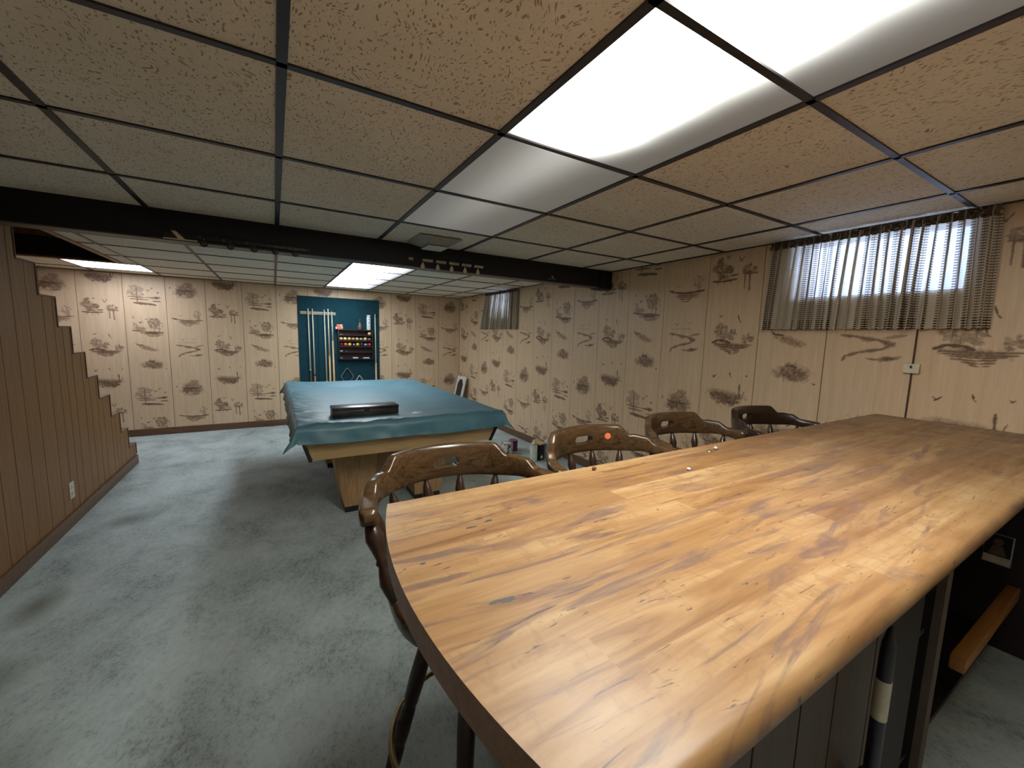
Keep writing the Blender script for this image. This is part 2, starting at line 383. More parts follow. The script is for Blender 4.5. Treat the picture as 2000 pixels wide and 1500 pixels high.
# ------------------------------------------------------------------ mesh helpers
class MB:
    def __init__(s):
        s.v, s.f, s.sm = [], [], []
    def add(s, vs, fs, smooth=False):
        b = len(s.v)
        s.v += [tuple(v) for v in vs]
        s.f += [tuple(b + i for i in f) for f in fs]
        s.sm += [smooth] * len(fs)
        return s
    def box(s, x0, x1, y0, y1, z0, z1, mat=None):
        vs = [Vector((x, y, z)) for z in (z0, z1) for y in (y0, y1) for x in (x0, x1)]
        if mat is not None:
            vs = [mat @ v for v in vs]
        return s.add(vs, [(0, 2, 3, 1), (4, 5, 7, 6), (0, 1, 5, 4), (2, 6, 7, 3), (0, 4, 6, 2), (1, 3, 7, 5)])
    def hexa(s, bot, top):
        return s.add(list(bot) + list(top), [(3, 2, 1, 0), (4, 5, 6, 7), (0, 1, 5, 4), (1, 2, 6, 5), (2, 3, 7, 6), (3, 0, 4, 7)])
    def prism(s, poly, axis, a, b):
        def P(u, v, w):
            return {2: (u, v, w), 0: (w, u, v), 1: (u, w, v)}[axis]
        n = len(poly)
        vs = [P(u, v, a) for u, v in poly] + [P(u, v, b) for u, v in poly]
        fs = [tuple(range(n - 1, -1, -1)), tuple(range(n, 2 * n))] + [(i, (i + 1) % n, n + (i + 1) % n, n + i) for i in range(n)]
        return s.add(vs, fs)
    def lathe(s, prof, n=16, mat=None, smooth=True):
        vs, fs = [], []
        for r, z in prof:
            for k in range(n):
                a = 2 * PI * k / n
                v = Vector((r * math.cos(a), r * math.sin(a), z))
                vs.append(mat @ v if mat is not None else v)
        m = len(prof)
        for j in range(m - 1):
            for k in range(n):
                fs.append((j * n + k, j * n + (k + 1) % n, (j + 1) * n + (k + 1) % n, (j + 1) * n + k))
        s.add(vs, fs, smooth)
        b = len(s.v) - len(vs)
        s.f.append(tuple(b + k for k in range(n - 1, -1, -1))); s.sm.append(False)
        s.f.append(tuple(b + (m - 1) * n + k for k in range(n))); s.sm.append(False)
        return s
    def between(s, p, q, prof, n=12):
        # lathe profile [(radius, t 0..1)] swept from p to q
        p, q = Vector(p), Vector(q)
        d = q - p
        L = d.length
        rot = d.to_track_quat('Z', 'Y').to_matrix().to_4x4()
        return s.lathe([(r, t * L) for r, t in prof], n, Matrix.Translation(p) @ rot)
    def tube(s, pts, r, n=8, closed=False):
        pts = [Vector(p) for p in pts]
        m = len(pts)
        vs = []
        up = Vector((0, 0, 1))
        for i, p in enumerate(pts):
            if closed:
                d = pts[(i + 1) % m] - pts[i - 1]
            else:
                d = pts[min(i + 1, m - 1)] - pts[max(i - 1, 0)]
            d.normalize()
            a = d.cross(up)
            if a.length < 1e-3:
                a = d.cross(Vector((1, 0, 0)))
            a.normalize()
            b = d.cross(a)
            rr = r[i] if isinstance(r, (list, tuple)) else r
            for k in range(n):
                t = 2 * PI * k / n
                vs.append(p + a * math.cos(t) * rr + b * math.sin(t) * rr)
        fs = []
        for i in range(m if closed else m - 1):
            j = (i + 1) % m
            for k in range(n):
                fs.append((i * n + k, i * n + (k + 1) % n, j * n + (k + 1) % n, j * n + k))
        if not closed:
            fs += [tuple(range(n - 1, -1, -1)), tuple((m - 1) * n + k for k in range(n))]
        return s.add(vs, fs, True)
    def sphere(s, c, r, n=16, m=10, sq=(1, 1, 1)):
        prof = [(r * math.sin(PI * j / m) + 1e-5, -r * math.cos(PI * j / m)) for j in range(m + 1)]
        mt = Matrix.Translation(c) @ Matrix.Diagonal((*sq, 1))
        return s.lathe(prof, n, mt)
    def mesh(s, name, bevel=0.0, seg=2, smooth=None):
        me = bpy.data.meshes.new(name)
        me.from_pydata(s.v, [], s.f)
        me.polygons.foreach_set('use_smooth', s.sm)
        bm = bmesh.new(); bm.from_mesh(me)
        bmesh.ops.recalc_face_normals(bm, faces=bm.faces)
        if bevel:
            ed = [e for e in bm.edges if len(e.link_faces) == 2 and e.calc_face_angle(0) > R(40)]
            bmesh.ops.bevel(bm, geom=ed, offset=bevel, segments=seg, profile=0.5, affect='EDGES', clamp_overlap=True)
            for f in bm.faces:
                f.smooth = True
        bm.to_mesh(me); bm.free()
        if bevel or smooth:
            me.polygons.foreach_set('use_smooth', [True] * len(me.polygons))
            me.set_sharp_from_angle(angle=R(smooth or 35))
        return me

def link(o):
    sc.collection.objects.link(o)
    return o
def mk(name, me, mat, parent=None, loc=None, rot=None, label=None):
    o = bpy.data.objects.new(name, me)
    if mat is not None and len(me.materials) == 0:
        me.materials.append(M[mat] if isinstance(mat, str) else mat)
    link(o)
    if parent is not None:
        o.parent = parent
    if loc:
        o.location = loc
    if rot:
        o.rotation_euler = rot
    if label:
        o['label'] = label
    return o
def part(name, mb, mat, parent=None, bevel=0.0, label=None, seg=2, smooth=None, loc=None, rot=None):
    return mk(name, mb.mesh(name, bevel, seg, smooth), mat, parent, loc, rot, label)
def tag(o, label, cat, group=None, kind=None):
    o['label'] = label
    o['category'] = cat
    if group:
        o['group'] = group
    if kind:
        o['kind'] = kind
    return o
def thing(name, label, cat, loc=(0, 0, 0), rz=0.0, group=None):
    o = link(bpy.data.objects.new(name, None))
    o.empty_display_size = 0.05
    o.location = loc
    o.rotation_euler = (0, 0, rz)
    return tag(o, label, cat, group)
def structure(o, label):
    o['kind'] = 'structure'
    o['label'] = label
    return o
def copy_thing(src, loc, rz, label, group=None):
    r = link(src.copy())
    r.location = loc
    r.rotation_euler = (0, 0, rz)
    r['label'] = label
    if group:
        r['group'] = group
    for ch in list(src.children):
        c = link(ch.copy()); c.parent = r
        for g in list(ch.children):
            d = link(g.copy()); d.parent = c
    return r

# ------------------------------------------------------------------ room dimensions
XL, XR = -1.254, 2.843
XF = -2.26                 # wall beyond the staircase
YB, YR = 6.685, -1.70
S = 0.6096
BEAM0, BEAM1, BEAMZ = 2.96, 3.085, 1.862

# ------------------------------------------------------------------ floor
fl = MB().box(XF - 0.1, XR + 0.1, YR - 0.1, YB + 0.1, -0.06, 0.0)
structure(part('floor', fl, 'concrete'), 'worn grey-green painted concrete floor with blotches and pale patches')

# ------------------------------------------------------------------ printed panelling
W_, P_ = 0.402, 1.26
NU, NZ = 100, 316
rs = np.random.RandomState(3)
def smooth_noise(h, w, cell):
    g = rs.rand(int(h / cell) + 3, int(w / cell) + 3)
    yy = np.arange(h) / cell; xx = np.arange(w) / cell
    y0 = yy.astype(int); x0 = xx.astype(int)
    fy = (yy - y0)[:, None]; fx = (xx - x0)[None, :]
    fy = fy * fy * (3 - 2 * fy); fx = fx * fx * (3 - 2 * fx)
    a = g[y0][:, x0]; b = g[y0][:, x0 + 1]; c = g[y0 + 1][:, x0]; d = g[y0 + 1][:, x0 + 1]
    return (a * (1 - fx) + b * fx) * (1 - fy) + (c * (1 - fx) + d * fx) * fy
class Canvas:
    def __init__(s):
        s.a = np.zeros((NZ, NU)); s.r = np.full((NZ, NU), 0.35)
        s.U, s.Z = np.meshgrid((np.arange(NU) + 0.5) / NU * W_, (np.arange(NZ) + 0.5) / NZ * P_)
        s.n1 = smooth_noise(NZ, NU, 3) * 0.5 + smooth_noise(NZ, NU, 7) * 0.5
        s.n2 = smooth_noise(NZ, NU, 1.6)
        s.ns = smooth_noise(NZ * 3, NU // 4 + 2, 1.5)[::3][:, np.minimum(np.arange(NU) // 4, NU // 4)]
    def dz(s, z):
        return (s.Z - z + P_ / 2) % P_ - P_ / 2
    def put(s, m, k, red=None):
        m = np.clip(m, 0, 1) * k
        if red is not None:
            w = (m > 0.05) & (m > s.a * 0.7)
            s.r[w] = red
        s.a = np.maximum(s.a, m)
    def smear(s, u, z, wu, wz, k=0.6, ang=0.0, soft=0.35, red=None, lower=False, nz=0.8):
        wu *= 1.12; wz *= 1.4
        du, dz = s.U - u, s.dz(z)
        ca, sa = math.cos(ang), math.sin(ang)
        a = (du * ca + dz * sa) / wu; b = (-du * sa + dz * ca) / wz
        d = np.sqrt(a * a + b * b) + (s.n1 - 0.5) * nz
        m = np.clip((1.0 - d) / soft, 0, 1) * (0.55 + 0.6 * s.n2)
        if lower:
            m = m * np.clip(1 - (b - 0.1) / 0.5, 0, 1)
        s.put(m, k, red)
    def line(s, pts, th, k=0.8, red=None, taper=True, rough=0.5):
        for (u0, z0), (u1, z1) in zip(pts[:-1], pts[1:]):
            du, dz = u1 - u0, z1 - z0
            L2 = du * du + dz * dz + 1e-9
            pu, pz = s.U - u0, s.dz(z0)
            t = np.clip((pu * du + pz * dz) / L2, 0, 1)
            d = np.sqrt((pu - t * du) ** 2 + (pz - t * dz) ** 2)
            w = th * (1 - (0.5 * abs(2 * t - 1) if taper else 0)) * (1 + (s.n1 - 0.5) * rough * 2)
            s.put(np.clip(1.3 - d / w, 0, 1), k, red)
    def foliage(s, u, z, r, k=0.55, n=16, red=None, asp=1.0):
        for i in range(n):
            a = rs.rand() * 2 * PI; q = r * math.sqrt(rs.rand())
            s.smear(u + q * math.cos(a), z + q * math.sin(a) * asp, r * 0.42, r * 0.26, k * (0.7 + 0.5 * rs.rand()), 0, 0.5, red, nz=1.4)
    def bird(s, u, z, sz=0.014, k=0.95, kind=0):
        if kind == 0:
            s.line([(u - sz, z + sz * 0.5), (u, z - sz * 0.1), (u + sz, z + sz * 0.6)], 0.0034, k, 0.1)
            s.line([(u - sz * 0.5, z - sz * 0.5), (u + sz * 0.5, z + sz * 0.1)], 0.0042, k, 0.1)
        elif kind == 1:
            s.line([(u - sz * 0.5, z + sz), (u, z - sz * 0.6), (u + sz * 0.4, z - sz)], 0.0042, k, 0.1)
        else:
            s.line([(u - sz, z + sz), (u - sz * 0.2, z - sz), (u + sz * 0.3, z - sz * 0.2), (u + sz, z + sz)], 0.005, k * 0.8, 0.1)
    def water(s, u, z, wu, n=5, dz=0.013, k=0.5, red=0.5):
        for i in range(n):
            f = 1 - i / (n + 0.5)
            o = (rs.rand() - 0.5) * 0.03
            s.line([(u - wu * f + o, z - i * dz + 0.004), (u + o, z - i * dz - 0.002), (u + wu * f * 0.9 + o, z - i * dz + 0.004)], 0.0052, k, red, True, 0.9)
def draw(kind):
    c = Canvas()
    if kind == 'A':
        z = 1.60 % P_      # two trees mirrored in a marsh, a duck landing
        c.foliage(0.10, z + 0.02, 0.062, 0.58, 26)
        c.foliage(0.10, z - 0.02, 0.05, 0.5, 14)
        c.foliage(0.29, z + 0.0, 0.042, 0.6, 18, asp=0.7)
        c.line([(0.25, z - 0.028), (0.35, z - 0.032)], 0.011, 0.6, 0.3)
        c.line([(0.035, z - 0.062), (0.10, z - 0.068), (0.21, z - 0.060)], 0.010, 0.75, 0.35)
        c.line([(0.265, z - 0.02), (0.268, z - 0.13)], 0.006, 0.6, 0.4, False)
        c.line([(0.300, z - 0.02), (0.305, z - 0.145)], 0.006, 0.65, 0.4, False)
        for uu in (0.07, 0.12, 0.165):
            c.line([(uu, z - 0.07), (uu + 0.002, z - 0.095)], 0.004, 0.5, 0.4)
        c.bird(0.235, z + 0.075, 0.019, 0.8, 2)
        c.bird(0.14, z + 0.10, 0.02, 0.5, 0)
        c.line([(0.165, z - 0.035), (0.215, z - 0.030)], 0.009, 0.85, 0.3)
        z = 1.125             # wooded island
        c.foliage(0.13, z + 0.045, 0.048, 0.5, 22, asp=1.2)
        c.foliage(0.20, z + 0.02, 0.034, 0.45, 14)
        c.foliage(0.325, z - 0.005, 0.036, 0.5, 16, asp=0.8)
        for uu in (0.12, 0.15, 0.20):
            c.line([(uu, z - 0.03), (uu + 0.003, z + 0.05)], 0.0028, 0.6, 0.3)
        c.line([(0.065, z - 0.036), (0.11, z - 0.018), (0.16, z - 0.022), (0.20, z - 0.04)], 0.012, 0.9, 0.2)
        c.smear(0.21, z - 0.055, 0.135, 0.022, 0.7, -0.08, 0.5, 0.6)
        c.water(0.215, z - 0.05, 0.145, 6, 0.013, 0.75, 0.6)
        c.bird(0.12, z + 0.155, 0.017, 0.7, 0); c.bird(0.255, z + 0.135, 0.026, 0.9, 1); c.bird(0.235, z + 0.045, 0.02, 0.8, 1)
        z = 0.705             # reedy bowl of water
        c.smear(0.20, z - 0.005, 0.135, 0.062, 0.72, -0.1, 0.5, 0.35, True)
        c.smear(0.22, z - 0.03, 0.11, 0.03, 0.75, -0.05, 0.5, 0.3)
        c.water(0.20, z + 0.01, 0.13, 6, 0.012, 0.6, 0.4)
        c.line([(0.305, z - 0.01), (0.300, z + 0.035), (0.298, z + 0.09)], 0.009, 0.75, 0.3)
        c.line([(0.32, z - 0.01), (0.335, z + 0.05)], 0.005, 0.6, 0.3)
        for uu in (0.09, 0.12, 0.15, 0.19):
            c.line([(uu, z), (uu + 0.004, z + 0.035)], 0.003, 0.45, 0.3)
        c.bird(0.10, z + 0.135, 0.02, 0.95, 0); c.bird(0.225, z + 0.155, 0.016, 0.95, 1); c.bird(0.34, z + 0.155, 0.008, 0.8, 0)
    elif kind == 'B':
        z = 1.765 % P_        # lone pole tree on a flooded field
        c.foliage(0.12, z + 0.04, 0.07, 0.36, 30)
        c.line([(0.125, z + 0.09), (0.128, z - 0.075)], 0.006, 0.65, 0.3, False)
        c.line([(0.04, z - 0.02), (0.20, z - 0.024), (0.34, z - 0.026)], 0.0065, 0.7, 0.25)
        c.smear(0.31, z - 0.022, 0.045, 0.014, 0.7, 0, 0.5, 0.25)
        c.line([(0.06, z - 0.046), (0.23, z - 0.050)], 0.009, 0.65, 0.3)
        c.line([(0.275, z - 0.066), (0.345, z - 0.068)], 0.010, 0.65, 0.3)
        c.line([(0.09, z - 0.093), (0.20, z - 0.098), (0.30, z - 0.112)], 0.012, 0.78, 0.35)
        c.smear(0.17, z - 0.10, 0.07, 0.014, 0.7, 0, 0.5, 0.4)
        c.bird(0.235, z + 0.062, 0.020, 0.9); c.bird(0.27, z + 0.092, 0.014, 0.7); c.bird(0.325, z + 0.040, 0.014, 0.9); c.bird(0.185, z + 0.01, 0.012, 0.8, 1)
        z = 1.37              # pines on a long bank
        c.foliage(0.265, z + 0.06, 0.05, 0.5, 30, asp=1.3)
        c.foliage(0.325, z + 0.03, 0.034, 0.46, 18, asp=1.4)
        c.foliage(0.09, z + 0.02, 0.025, 0.5, 14, asp=1.8)
        c.smear(0.13, z - 0.015, 0.07, 0.022, 0.45, -0.15, 0.5, 0.5)
        for uu in (0.265, 0.31):
            c.line([(uu, z - 0.05), (uu, z + 0.08)], 0.003, 0.65, 0.3, False)
        c.line([(0.06, z - 0.035), (0.18, z - 0.05), (0.35, z - 0.062)], 0.010, 0.8, 0.4)
        c.smear(0.24, z - 0.068, 0.11, 0.024, 0.75, -0.06, 0.5, 0.45)
        c.smear(0.25, z - 0.10, 0.065, 0.010, 0.6, 0, 0.5, 0.5)
        c.bird(0.075, z + 0.125, 0.013, 0.95, 1); c.bird(0.195, z + 0.105, 0.018, 0.95); c.bird(0.14, z + 0.062, 0.018, 0.95)
        z = 1.135             # deer on a slope
        c.smear(0.20, z - 0.025, 0.095, 0.026, 0.5, -0.35, 0.6, 0.7)
        c.line([(0.085, z + 0.030), (0.105, z + 0.018), (0.155, z + 0.012)], 0.009, 0.85, 0.5)
        c.line([(0.085, z + 0.03), (0.078, z + 0.047)], 0.004, 0.8, 0.5)
        for uu in (0.105, 0.117, 0.148, 0.156):
            c.line([(uu, z + 0.012), (uu + 0.003, z - 0.014)], 0.003, 0.8, 0.5)
        c.line([(0.155, z + 0.014), (0.162, z + 0.002)], 0.004, 0.7, 0.5)
        z = 0.915             # brushy mound
        c.smear(0.225, z - 0.012, 0.115, 0.040, 0.66, 0, 0.5, 0.45)
        c.smear(0.225, z + 0.022, 0.05, 0.028, 0.6, 0, 0.5, 0.4)
        c.line([(0.185, z + 0.03), (0.21, z + 0.04), (0.25, z + 0.03)], 0.007, 0.85, 0.3)
        c.line([(0.24, z + 0.03), (0.25, z + 0.085)], 0.003, 0.4, 0.3)
        c.bird(0.355, z - 0.065, 0.010, 0.95)
    else:
        z = 1.855 % P_        # fallen log in a thicket
        c.smear(0.205, z - 0.01, 0.115, 0.075, 0.60, 0, 0.6, 0.3)
        c.foliage(0.20, z + 0.04, 0.07, 0.40, 26, asp=0.7)
        c.smear(0.16, z - 0.035, 0.09, 0.035, 0.7, 0.1, 0.5, 0.4)
        c.line([(0.10, z + 0.003), (0.18, z - 0.006), (0.27, z - 0.008)], 0.0085, 0.98, 0.05)
        for uu in (0.12, 0.16, 0.21):
            c.line([(uu, z + 0.01), (uu + 0.05, z - 0.045)], 0.003, 0.8, 0.2)
        c.line([(0.20, z - 0.083), (0.275, z - 0.081)], 0.007, 0.8, 0.2)
        c.line([(0.045, z + 0.035), (0.043, z + 0.008)], 0.005, 0.9, 0.1)
        z = 1.485 % P_        # sapling above a sunken bank
        c.foliage(0.305, z + 0.065, 0.036, 0.32, 18, asp=1.7)
        c.line([(0.312, z + 0.0), (0.308, z + 0.10)], 0.003, 0.6, 0.3, False)
        c.line([(0.045, z + 0.014), (0.10, z - 0.002), (0.19, z - 0.014), (0.27, z - 0.010), (0.36, z - 0.004)], 0.009, 0.82, 0.25)
        c.smear(0.22, z - 0.03, 0.11, 0.026, 0.55, -0.02, 0.6, 0.4)
        c.water(0.215, z - 0.03, 0.11, 4, 0.016, 0.6, 0.45)
        c.bird(0.13, z + 0.045, 0.022, 0.35)
        z = 1.10              # path winding over the dunes
        c.line([(0.07, z + 0.052), (0.13, z + 0.046), (0.22, z + 0.030), (0.30, z + 0.005)], 0.012, 0.62, 0.55)
        c.line([(0.16, z + 0.038), (0.24, z + 0.024), (0.305, z + 0.000)], 0.020, 0.62, 0.55)
        c.line([(0.31, z + 0.008), (0.26, z - 0.022), (0.16, z - 0.045), (0.10, z - 0.070), (0.088, z - 0.095)], 0.013, 0.62, 0.6)
        c.line([(0.26, z + 0.036), (0.35, z + 0.052)], 0.011, 0.45, 0.6)
        c.smear(0.29, z - 0.075, 0.055, 0.011, 0.7, 0.15, 0.5, 0.4)
        c.line([(0.20, z - 0.078), (0.25, z - 0.083)], 0.005, 0.7, 0.3)
        c.bird(0.14, z + 0.125, 0.02, 0.5); c.bird(0.25, z + 0.135, 0.03, 0.3)
        c.smear(0.19, z + 0.09, 0.10, 0.008, 0.22, 0.0, 0.6, 0.6)
    return c
CAN = {k: draw(k) for k in 'ABC'}
_panels = {}
def panel_mesh(kind, w, z0, z1, off, hole=None, flip=False, u0=0.0):
    """upright board in local x 0..w, front face at y=0 facing -y, printed colours per vertex"""
    key = (kind, round(w, 4), z0, z1, off, hole, u0)
    if key in _panels:
        return _panels[key]
    nx = max(2, int(round(w / 0.0042))); nz = int(round((z1 - z0) / 0.0042))
    xs = np.linspace(0, w, nx + 1); zs = np.linspace(z0, z1, nz + 1)
    if hole:
        for b in hole[:2]:
            if 0 < b < w:
                xs[np.argmin(abs(xs - b))] = b
        for b in hole[2:]:
            if z0 < b < z1:
                zs[np.argmin(abs(zs - b))] = b
    X, Z = np.meshgrid(xs, zs)
    nv = X.size
    co = np.zeros((nv, 3)); co[:, 0] = X.ravel(); co[:, 2] = Z.ravel()
    idx = np.arange(nv).reshape(nz + 1, nx + 1)
    q = np.stack([idx[:-1, :-1], idx[:-1, 1:], idx[1:, 1:], idx[1:, :-1]], -1)
    keep = np.ones((nz, nx), bool)
    if hole:
        cx = (xs[:-1] + xs[1:]) / 2; cz = (zs[:-1] + zs[1:]) / 2
        keep &= ~(((cx > hole[0]) & (cx < hole[1]))[None, :] & ((cz > hole[2]) & (cz < hole[3]))[:, None])
    q = q[keep].reshape(-1, 4)
    # thin folded-back rim all around gives each board its depth
    d = 0.006
    rim = [(0, 0, z0), (w, 0, z0), (w, 0, z1), (0, 0, z1)]
    ex = np.array([(0, 0, z0), (w, 0, z0), (w, 0, z1), (0, 0, z1), (0, d, z0), (w, d, z0), (w, d, z1), (0, d, z1)], float)
    co = np.vstack([co, ex])
    b = nv
    side = [(b, b + 4, b + 5, b + 1), (b + 1, b + 5, b + 6, b + 2), (b + 2, b + 6, b + 7, b + 3), (b + 3, b + 7, b + 4, b)]
    me = bpy.data.meshes.new('wall_panel')
    me.from_pydata(co.tolist(), [], q.tolist() + side)
    c = CAN[kind]
    ui = np.clip(((X.ravel() + u0) / W_ * NU).astype(int), 0, NU - 1)
    zi = (((Z.ravel() - off) % P_) / P_ * NZ).astype(int) % NZ
    col = np.zeros((len(co), 4), 'f'); col[:, 3] = 1
    col[:nv, 0] = c.a[zi, ui]; col[:nv, 1] = c.r[zi, ui]
    at = me.color_attributes.new('print', 'FLOAT_COLOR', 'POINT')
    at.data.foreach_set('color', col.ravel())
    me.materials.append(M['print'])
    _panels[key] = me
    return me
GAP = 0.0045
# back wall (faces -y)
wb = structure(part('wall_back', MB().box(XF - 0.12, XR + 0.12, YB + 0.002, YB + 0.12, 0, 2.5), 'groove'), 'back wall of pale printed panelling behind the pool table')
for k in range(-2, 11):
    x0 = -1.563 + 0.4015 * k; x1 = x0 + 0.4015
    u0 = 0.0
    if x0 < XF:
        u0 = XF - x0; x0 = XF
    x1 = min(x1, XR - 0.002)
    kind = 'ABC'[(k - 1 + 3) % 3] if False else {0: 'B', 1: 'C', 2: 'A'}[((k) % 3)]
    # k = -1 is the strip left of x=-1.563 (A), k = 0 -> B, k = 1 -> C
    mk('wall_panel', panel_mesh(kind, round(x1 - x0 - GAP, 4), 0.0, CEIL, 0.0, None, False, round(u0, 4)), None, wb, (x0 + GAP / 2, YB - 0.004, 0))
# right wall (faces -x): windows cut out
WIN = [(0.605, 1.345, 1.655, 1.985), (4.90, 5.40, 1.655, 1.985)]
cuts = sorted(WIN)
m = MB()
ys = [YR - 0.1] + [v for w in cuts for v in (w[0], w[1])] + [YB + 0.12]
for i in range(0, len(ys), 2):
    m.box(XR + 0.003, XR + 0.10, ys[i], ys[i + 1], 0, 2.4)
for w in cuts:
    m.box(XR + 0.003, XR + 0.10, w[0], w[1], 0, w[2])
    m.box(XR + 0.003, XR + 0.10, w[0], w[1], w[3], 2.4)
wr = structure(part('wall_right', m, 'groove'), 'right-hand wall of pale printed panelling with two small high windows')
for k in range(-7, 16):
    y0 = 0.738 + 0.3957 * k; y1 = y0 + 0.3957
    y0c = max(y0, YR); y1c = min(y1, YB - 0.006)
    if y1c - y0c < 0.02:
        continue
    kind = {-1: 'A', 0: 'C', 1: 'B', 2: 'A'}[k] if -1 <= k <= 2 else 'CBA'[k % 3]
    hole = None
    for w in cuts:
        if y0c < w[1] and y1c > w[0]:
            hole = (round(max(0, y1c - w[1]), 4), round(min(y1c - y0c, y1c - w[0]), 4), w[2], w[3])
    o = mk('wall_panel', panel_mesh(kind, round(y1c - y0c - GAP, 4), 0.0, CEIL, 0.28, hole, False, round(y1 - y1c, 4)), None, wr)
    o.matrix_world = Matrix.Translation((XR - 0.004, y1c - GAP / 2, 0)) @ Matrix.Rotation(-PI / 2, 4, 'Z')

# baseboards
def base(name, x0, x1, y0, y1, label, h=0.088, mat='baseboard'):
    return structure(part(name, MB().box(x0, x1, y0, y1, 0, h), mat, bevel=0.003), label)
base('baseboard_back', XF + 0.001, XR - 0.005, YB - 0.018, YB - 0.0045, 'dark brown baseboard along the back wall')
base('baseboard_right', XR - 0.018, XR - 0.0045, 0.62, YB - 0.02, 'dark brown baseboard along the right wall')
base('baseboard_left', XL + 0.001, XL + 0.014, YR, 5.36, 'dark brown baseboard along the stair wall')

# ------------------------------------------------------------------ stair wall (left) with stepped top
steps = [(3.465, 3.68, 1.745), (3.68, 3.905, 1.556), (3.905, 4.10, 1.36), (4.10, 4.305, 1.17), (4.305, 4.51, 0.973),
         (4.51, 4.745, 0.782), (4.745, 4.955, 0.590), (4.955, 5.148, 0.400), (5.148, 5.36, 0.205)]
def top_at(y):
    if y < 3.465:
        return CEIL
    for a, b, z in steps:
        if a <= y < b:
            return z
    return 0.205
back = [(YR, 0.0), (5.355, 0.0)]
prof = []
for a, b, z in reversed(steps):
    prof += [(b - (0.004 if b == 5.36 else 0), z - 0.004), (a, z - 0.004)]
prof += [(3.465, CEIL), (YR, CEIL)]
wl = structure(part('wall_left', MB().prism(back + prof, 0, XL - 0.09, XL - 0.008), 'groove'), 'brown wood-panelled wall stepping down along the staircase')
grooves = [YR, -1.5, -1.28, -1.1, -0.92, -0.7, -0.55, -0.3, -0.12, 0.1, 0.3, 0.48, 0.7, 0.9, 1.12, 1.3, 1.5, 1.72, 1.9, 2.1, 2.28, 2.46, 2.62, 2.80, 2.93, 3.08, 3.23, 3.39, 3.55, 3.73, 3.86, 3.97, 4.08, 4.23, 4.34, 4.47, 4.58, 4.74, 4.83, 4.93, 5.05, 5.17, 5.27, 5.36]
for a, b in zip(grooves[:-1], grooves[1:]):
    a2, b2 = a + 0.003, b - 0.003
    cutsy = sorted([a2, b2] + [s_[0] for s_ in steps if a2 < s_[0] < b2])
    poly = [(a2, 0.0), (b2, 0.0)]
    for q0, q1 in reversed(list(zip(cutsy[:-1], cutsy[1:]))):
        z = top_at((q0 + q1) / 2)
        poly += [(q1, z), (q0, z)]
    part('wall_panel', MB().prism(poly, 0, XL - 0.008, XL), 'stair_panel', wl)
# thin edge trim following the steps
m = MB()
for i, (a, b, z) in enumerate(steps):
    m.box(XL - 0.088, XL + 0.005, a + 0.002, b + 0.006, z, z + 0.009)
    zn = steps[i + 1][2] if i + 1 < len(steps) else 0.09
    m.box(XL - 0.088, XL + 0.005, b - 0.002, b + 0.006, zn + 0.009, z)
m.box(XL - 0.088, XL + 0.005, 3.463, 3.471, 1.755, CEIL)
structure(part('trim_stair', m, 'baseboard'), 'dark trim edging the stepped top of the stair wall')
# staircase
st = thing('staircase', 'brown wooden staircase rising behind the stepped panelled wall', 'staircase', (-1.75, 5.35, 0))
for i, (a, b, z) in enumerate(reversed(steps)):
    part('tread', MB().box(-0.44, 0.40, a - 5.35 - 0.0, b - 5.35 + 0.012, z - 0.032, z - 0.004), 'stair_panel', st, bevel=0.004)
    part('riser', MB().box(-0.44, 0.40, b - 5.35 - 0.016, b - 5.35 - 0.001, z - 0.195, z - 0.033), 'baseboard', st)
part('stringer', MB().prism([(0.0, 0.0), (0.0, 0.17), (-1.9, 1.93), (-1.9, 1.62)], 0, -0.47, -0.441), 'baseboard', st)
# wall beyond the stairs and rear wall
structure(part('wall_stairwell', MB().box(XF - 0.1, XF, 1.4, YB, 0, 3.2), 'stair_panel'), 'brown wall on the far side of the staircase')
structure(part('wall_rear', MB().box(XL - 0.1, XR + 0.1, YR - 0.1, YR, 0, 2.4), 'rear_panel'), 'pale plain wall behind the bar')

# outlet on the stair wall
o = thing('wall_outlet', 'ivory double outlet plate low on the brown stair wall', 'outlet', (XL, 3.85, 0.24))
part('cover_plate', MB().box(0, 0.006, -0.036, 0.036, -0.058, 0.058), 'ivory', o, bevel=0.003)
for dz in (-0.022, 0.022):
    s_ = part('socket', MB().box(0.006, 0.009, -0.016, 0.016, dz - 0.014, dz + 0.014), 'ivory', o, bevel=0.002)
    part('slot', MB().box(0.0085, 0.0095, -0.008, -0.005, dz - 0.005, dz + 0.006).box(0.0085, 0.0095, 0.005, 0.008, dz - 0.005, dz + 0.006), 'black', s_)

# ------------------------------------------------------------------ ceiling
m = MB()
m.box(XL - 0.1, XR + 0.1, YR - 0.1, BEAM0 + 0.06, 2.14, 2.22)
m.box(-1.31, XR + 0.1, BEAM0 + 0.06, 5.64, 2.14, 2.22)
m.box(XF - 0.1, XR + 0.1, 5.66, YB + 0.1, 2.14, 2.22)
m.box(XF - 0.1, XR + 0.1, 1.4, YB + 0.1, 3.0, 3.1)
ceil = structure(part('ceiling', m, 'dark_shelf'), 'suspended ceiling of fissured acoustic tiles in a dark bronze grid')
XS = [-0.5685 + S * k for k in range(-2, 6)]      # -1.788 ... 2.479
YN = [0.5994 + S * k for k in range(-3, 4)]       # near rows
YF = [3.285 + S * k for k in range(6)]            # far rows
TW = 0.012
_tiles = {}
def tile(x0, x1, y0, y1, name='ceiling_tile', mat='tile', parent=ceil, th=0.014, dz=0.004):
    w, h = round(x1 - x0, 3), round(y1 - y0, 3)
    key = (w, h, mat)
    if key not in _tiles:
        _tiles[key] = MB().box(-w / 2, w / 2, -h / 2, h / 2, 0, th).mesh(name)
    return mk(name, _tiles[key], mat, parent, ((x0 + x1) / 2, (y0 + y1) / 2, CEIL + dz))
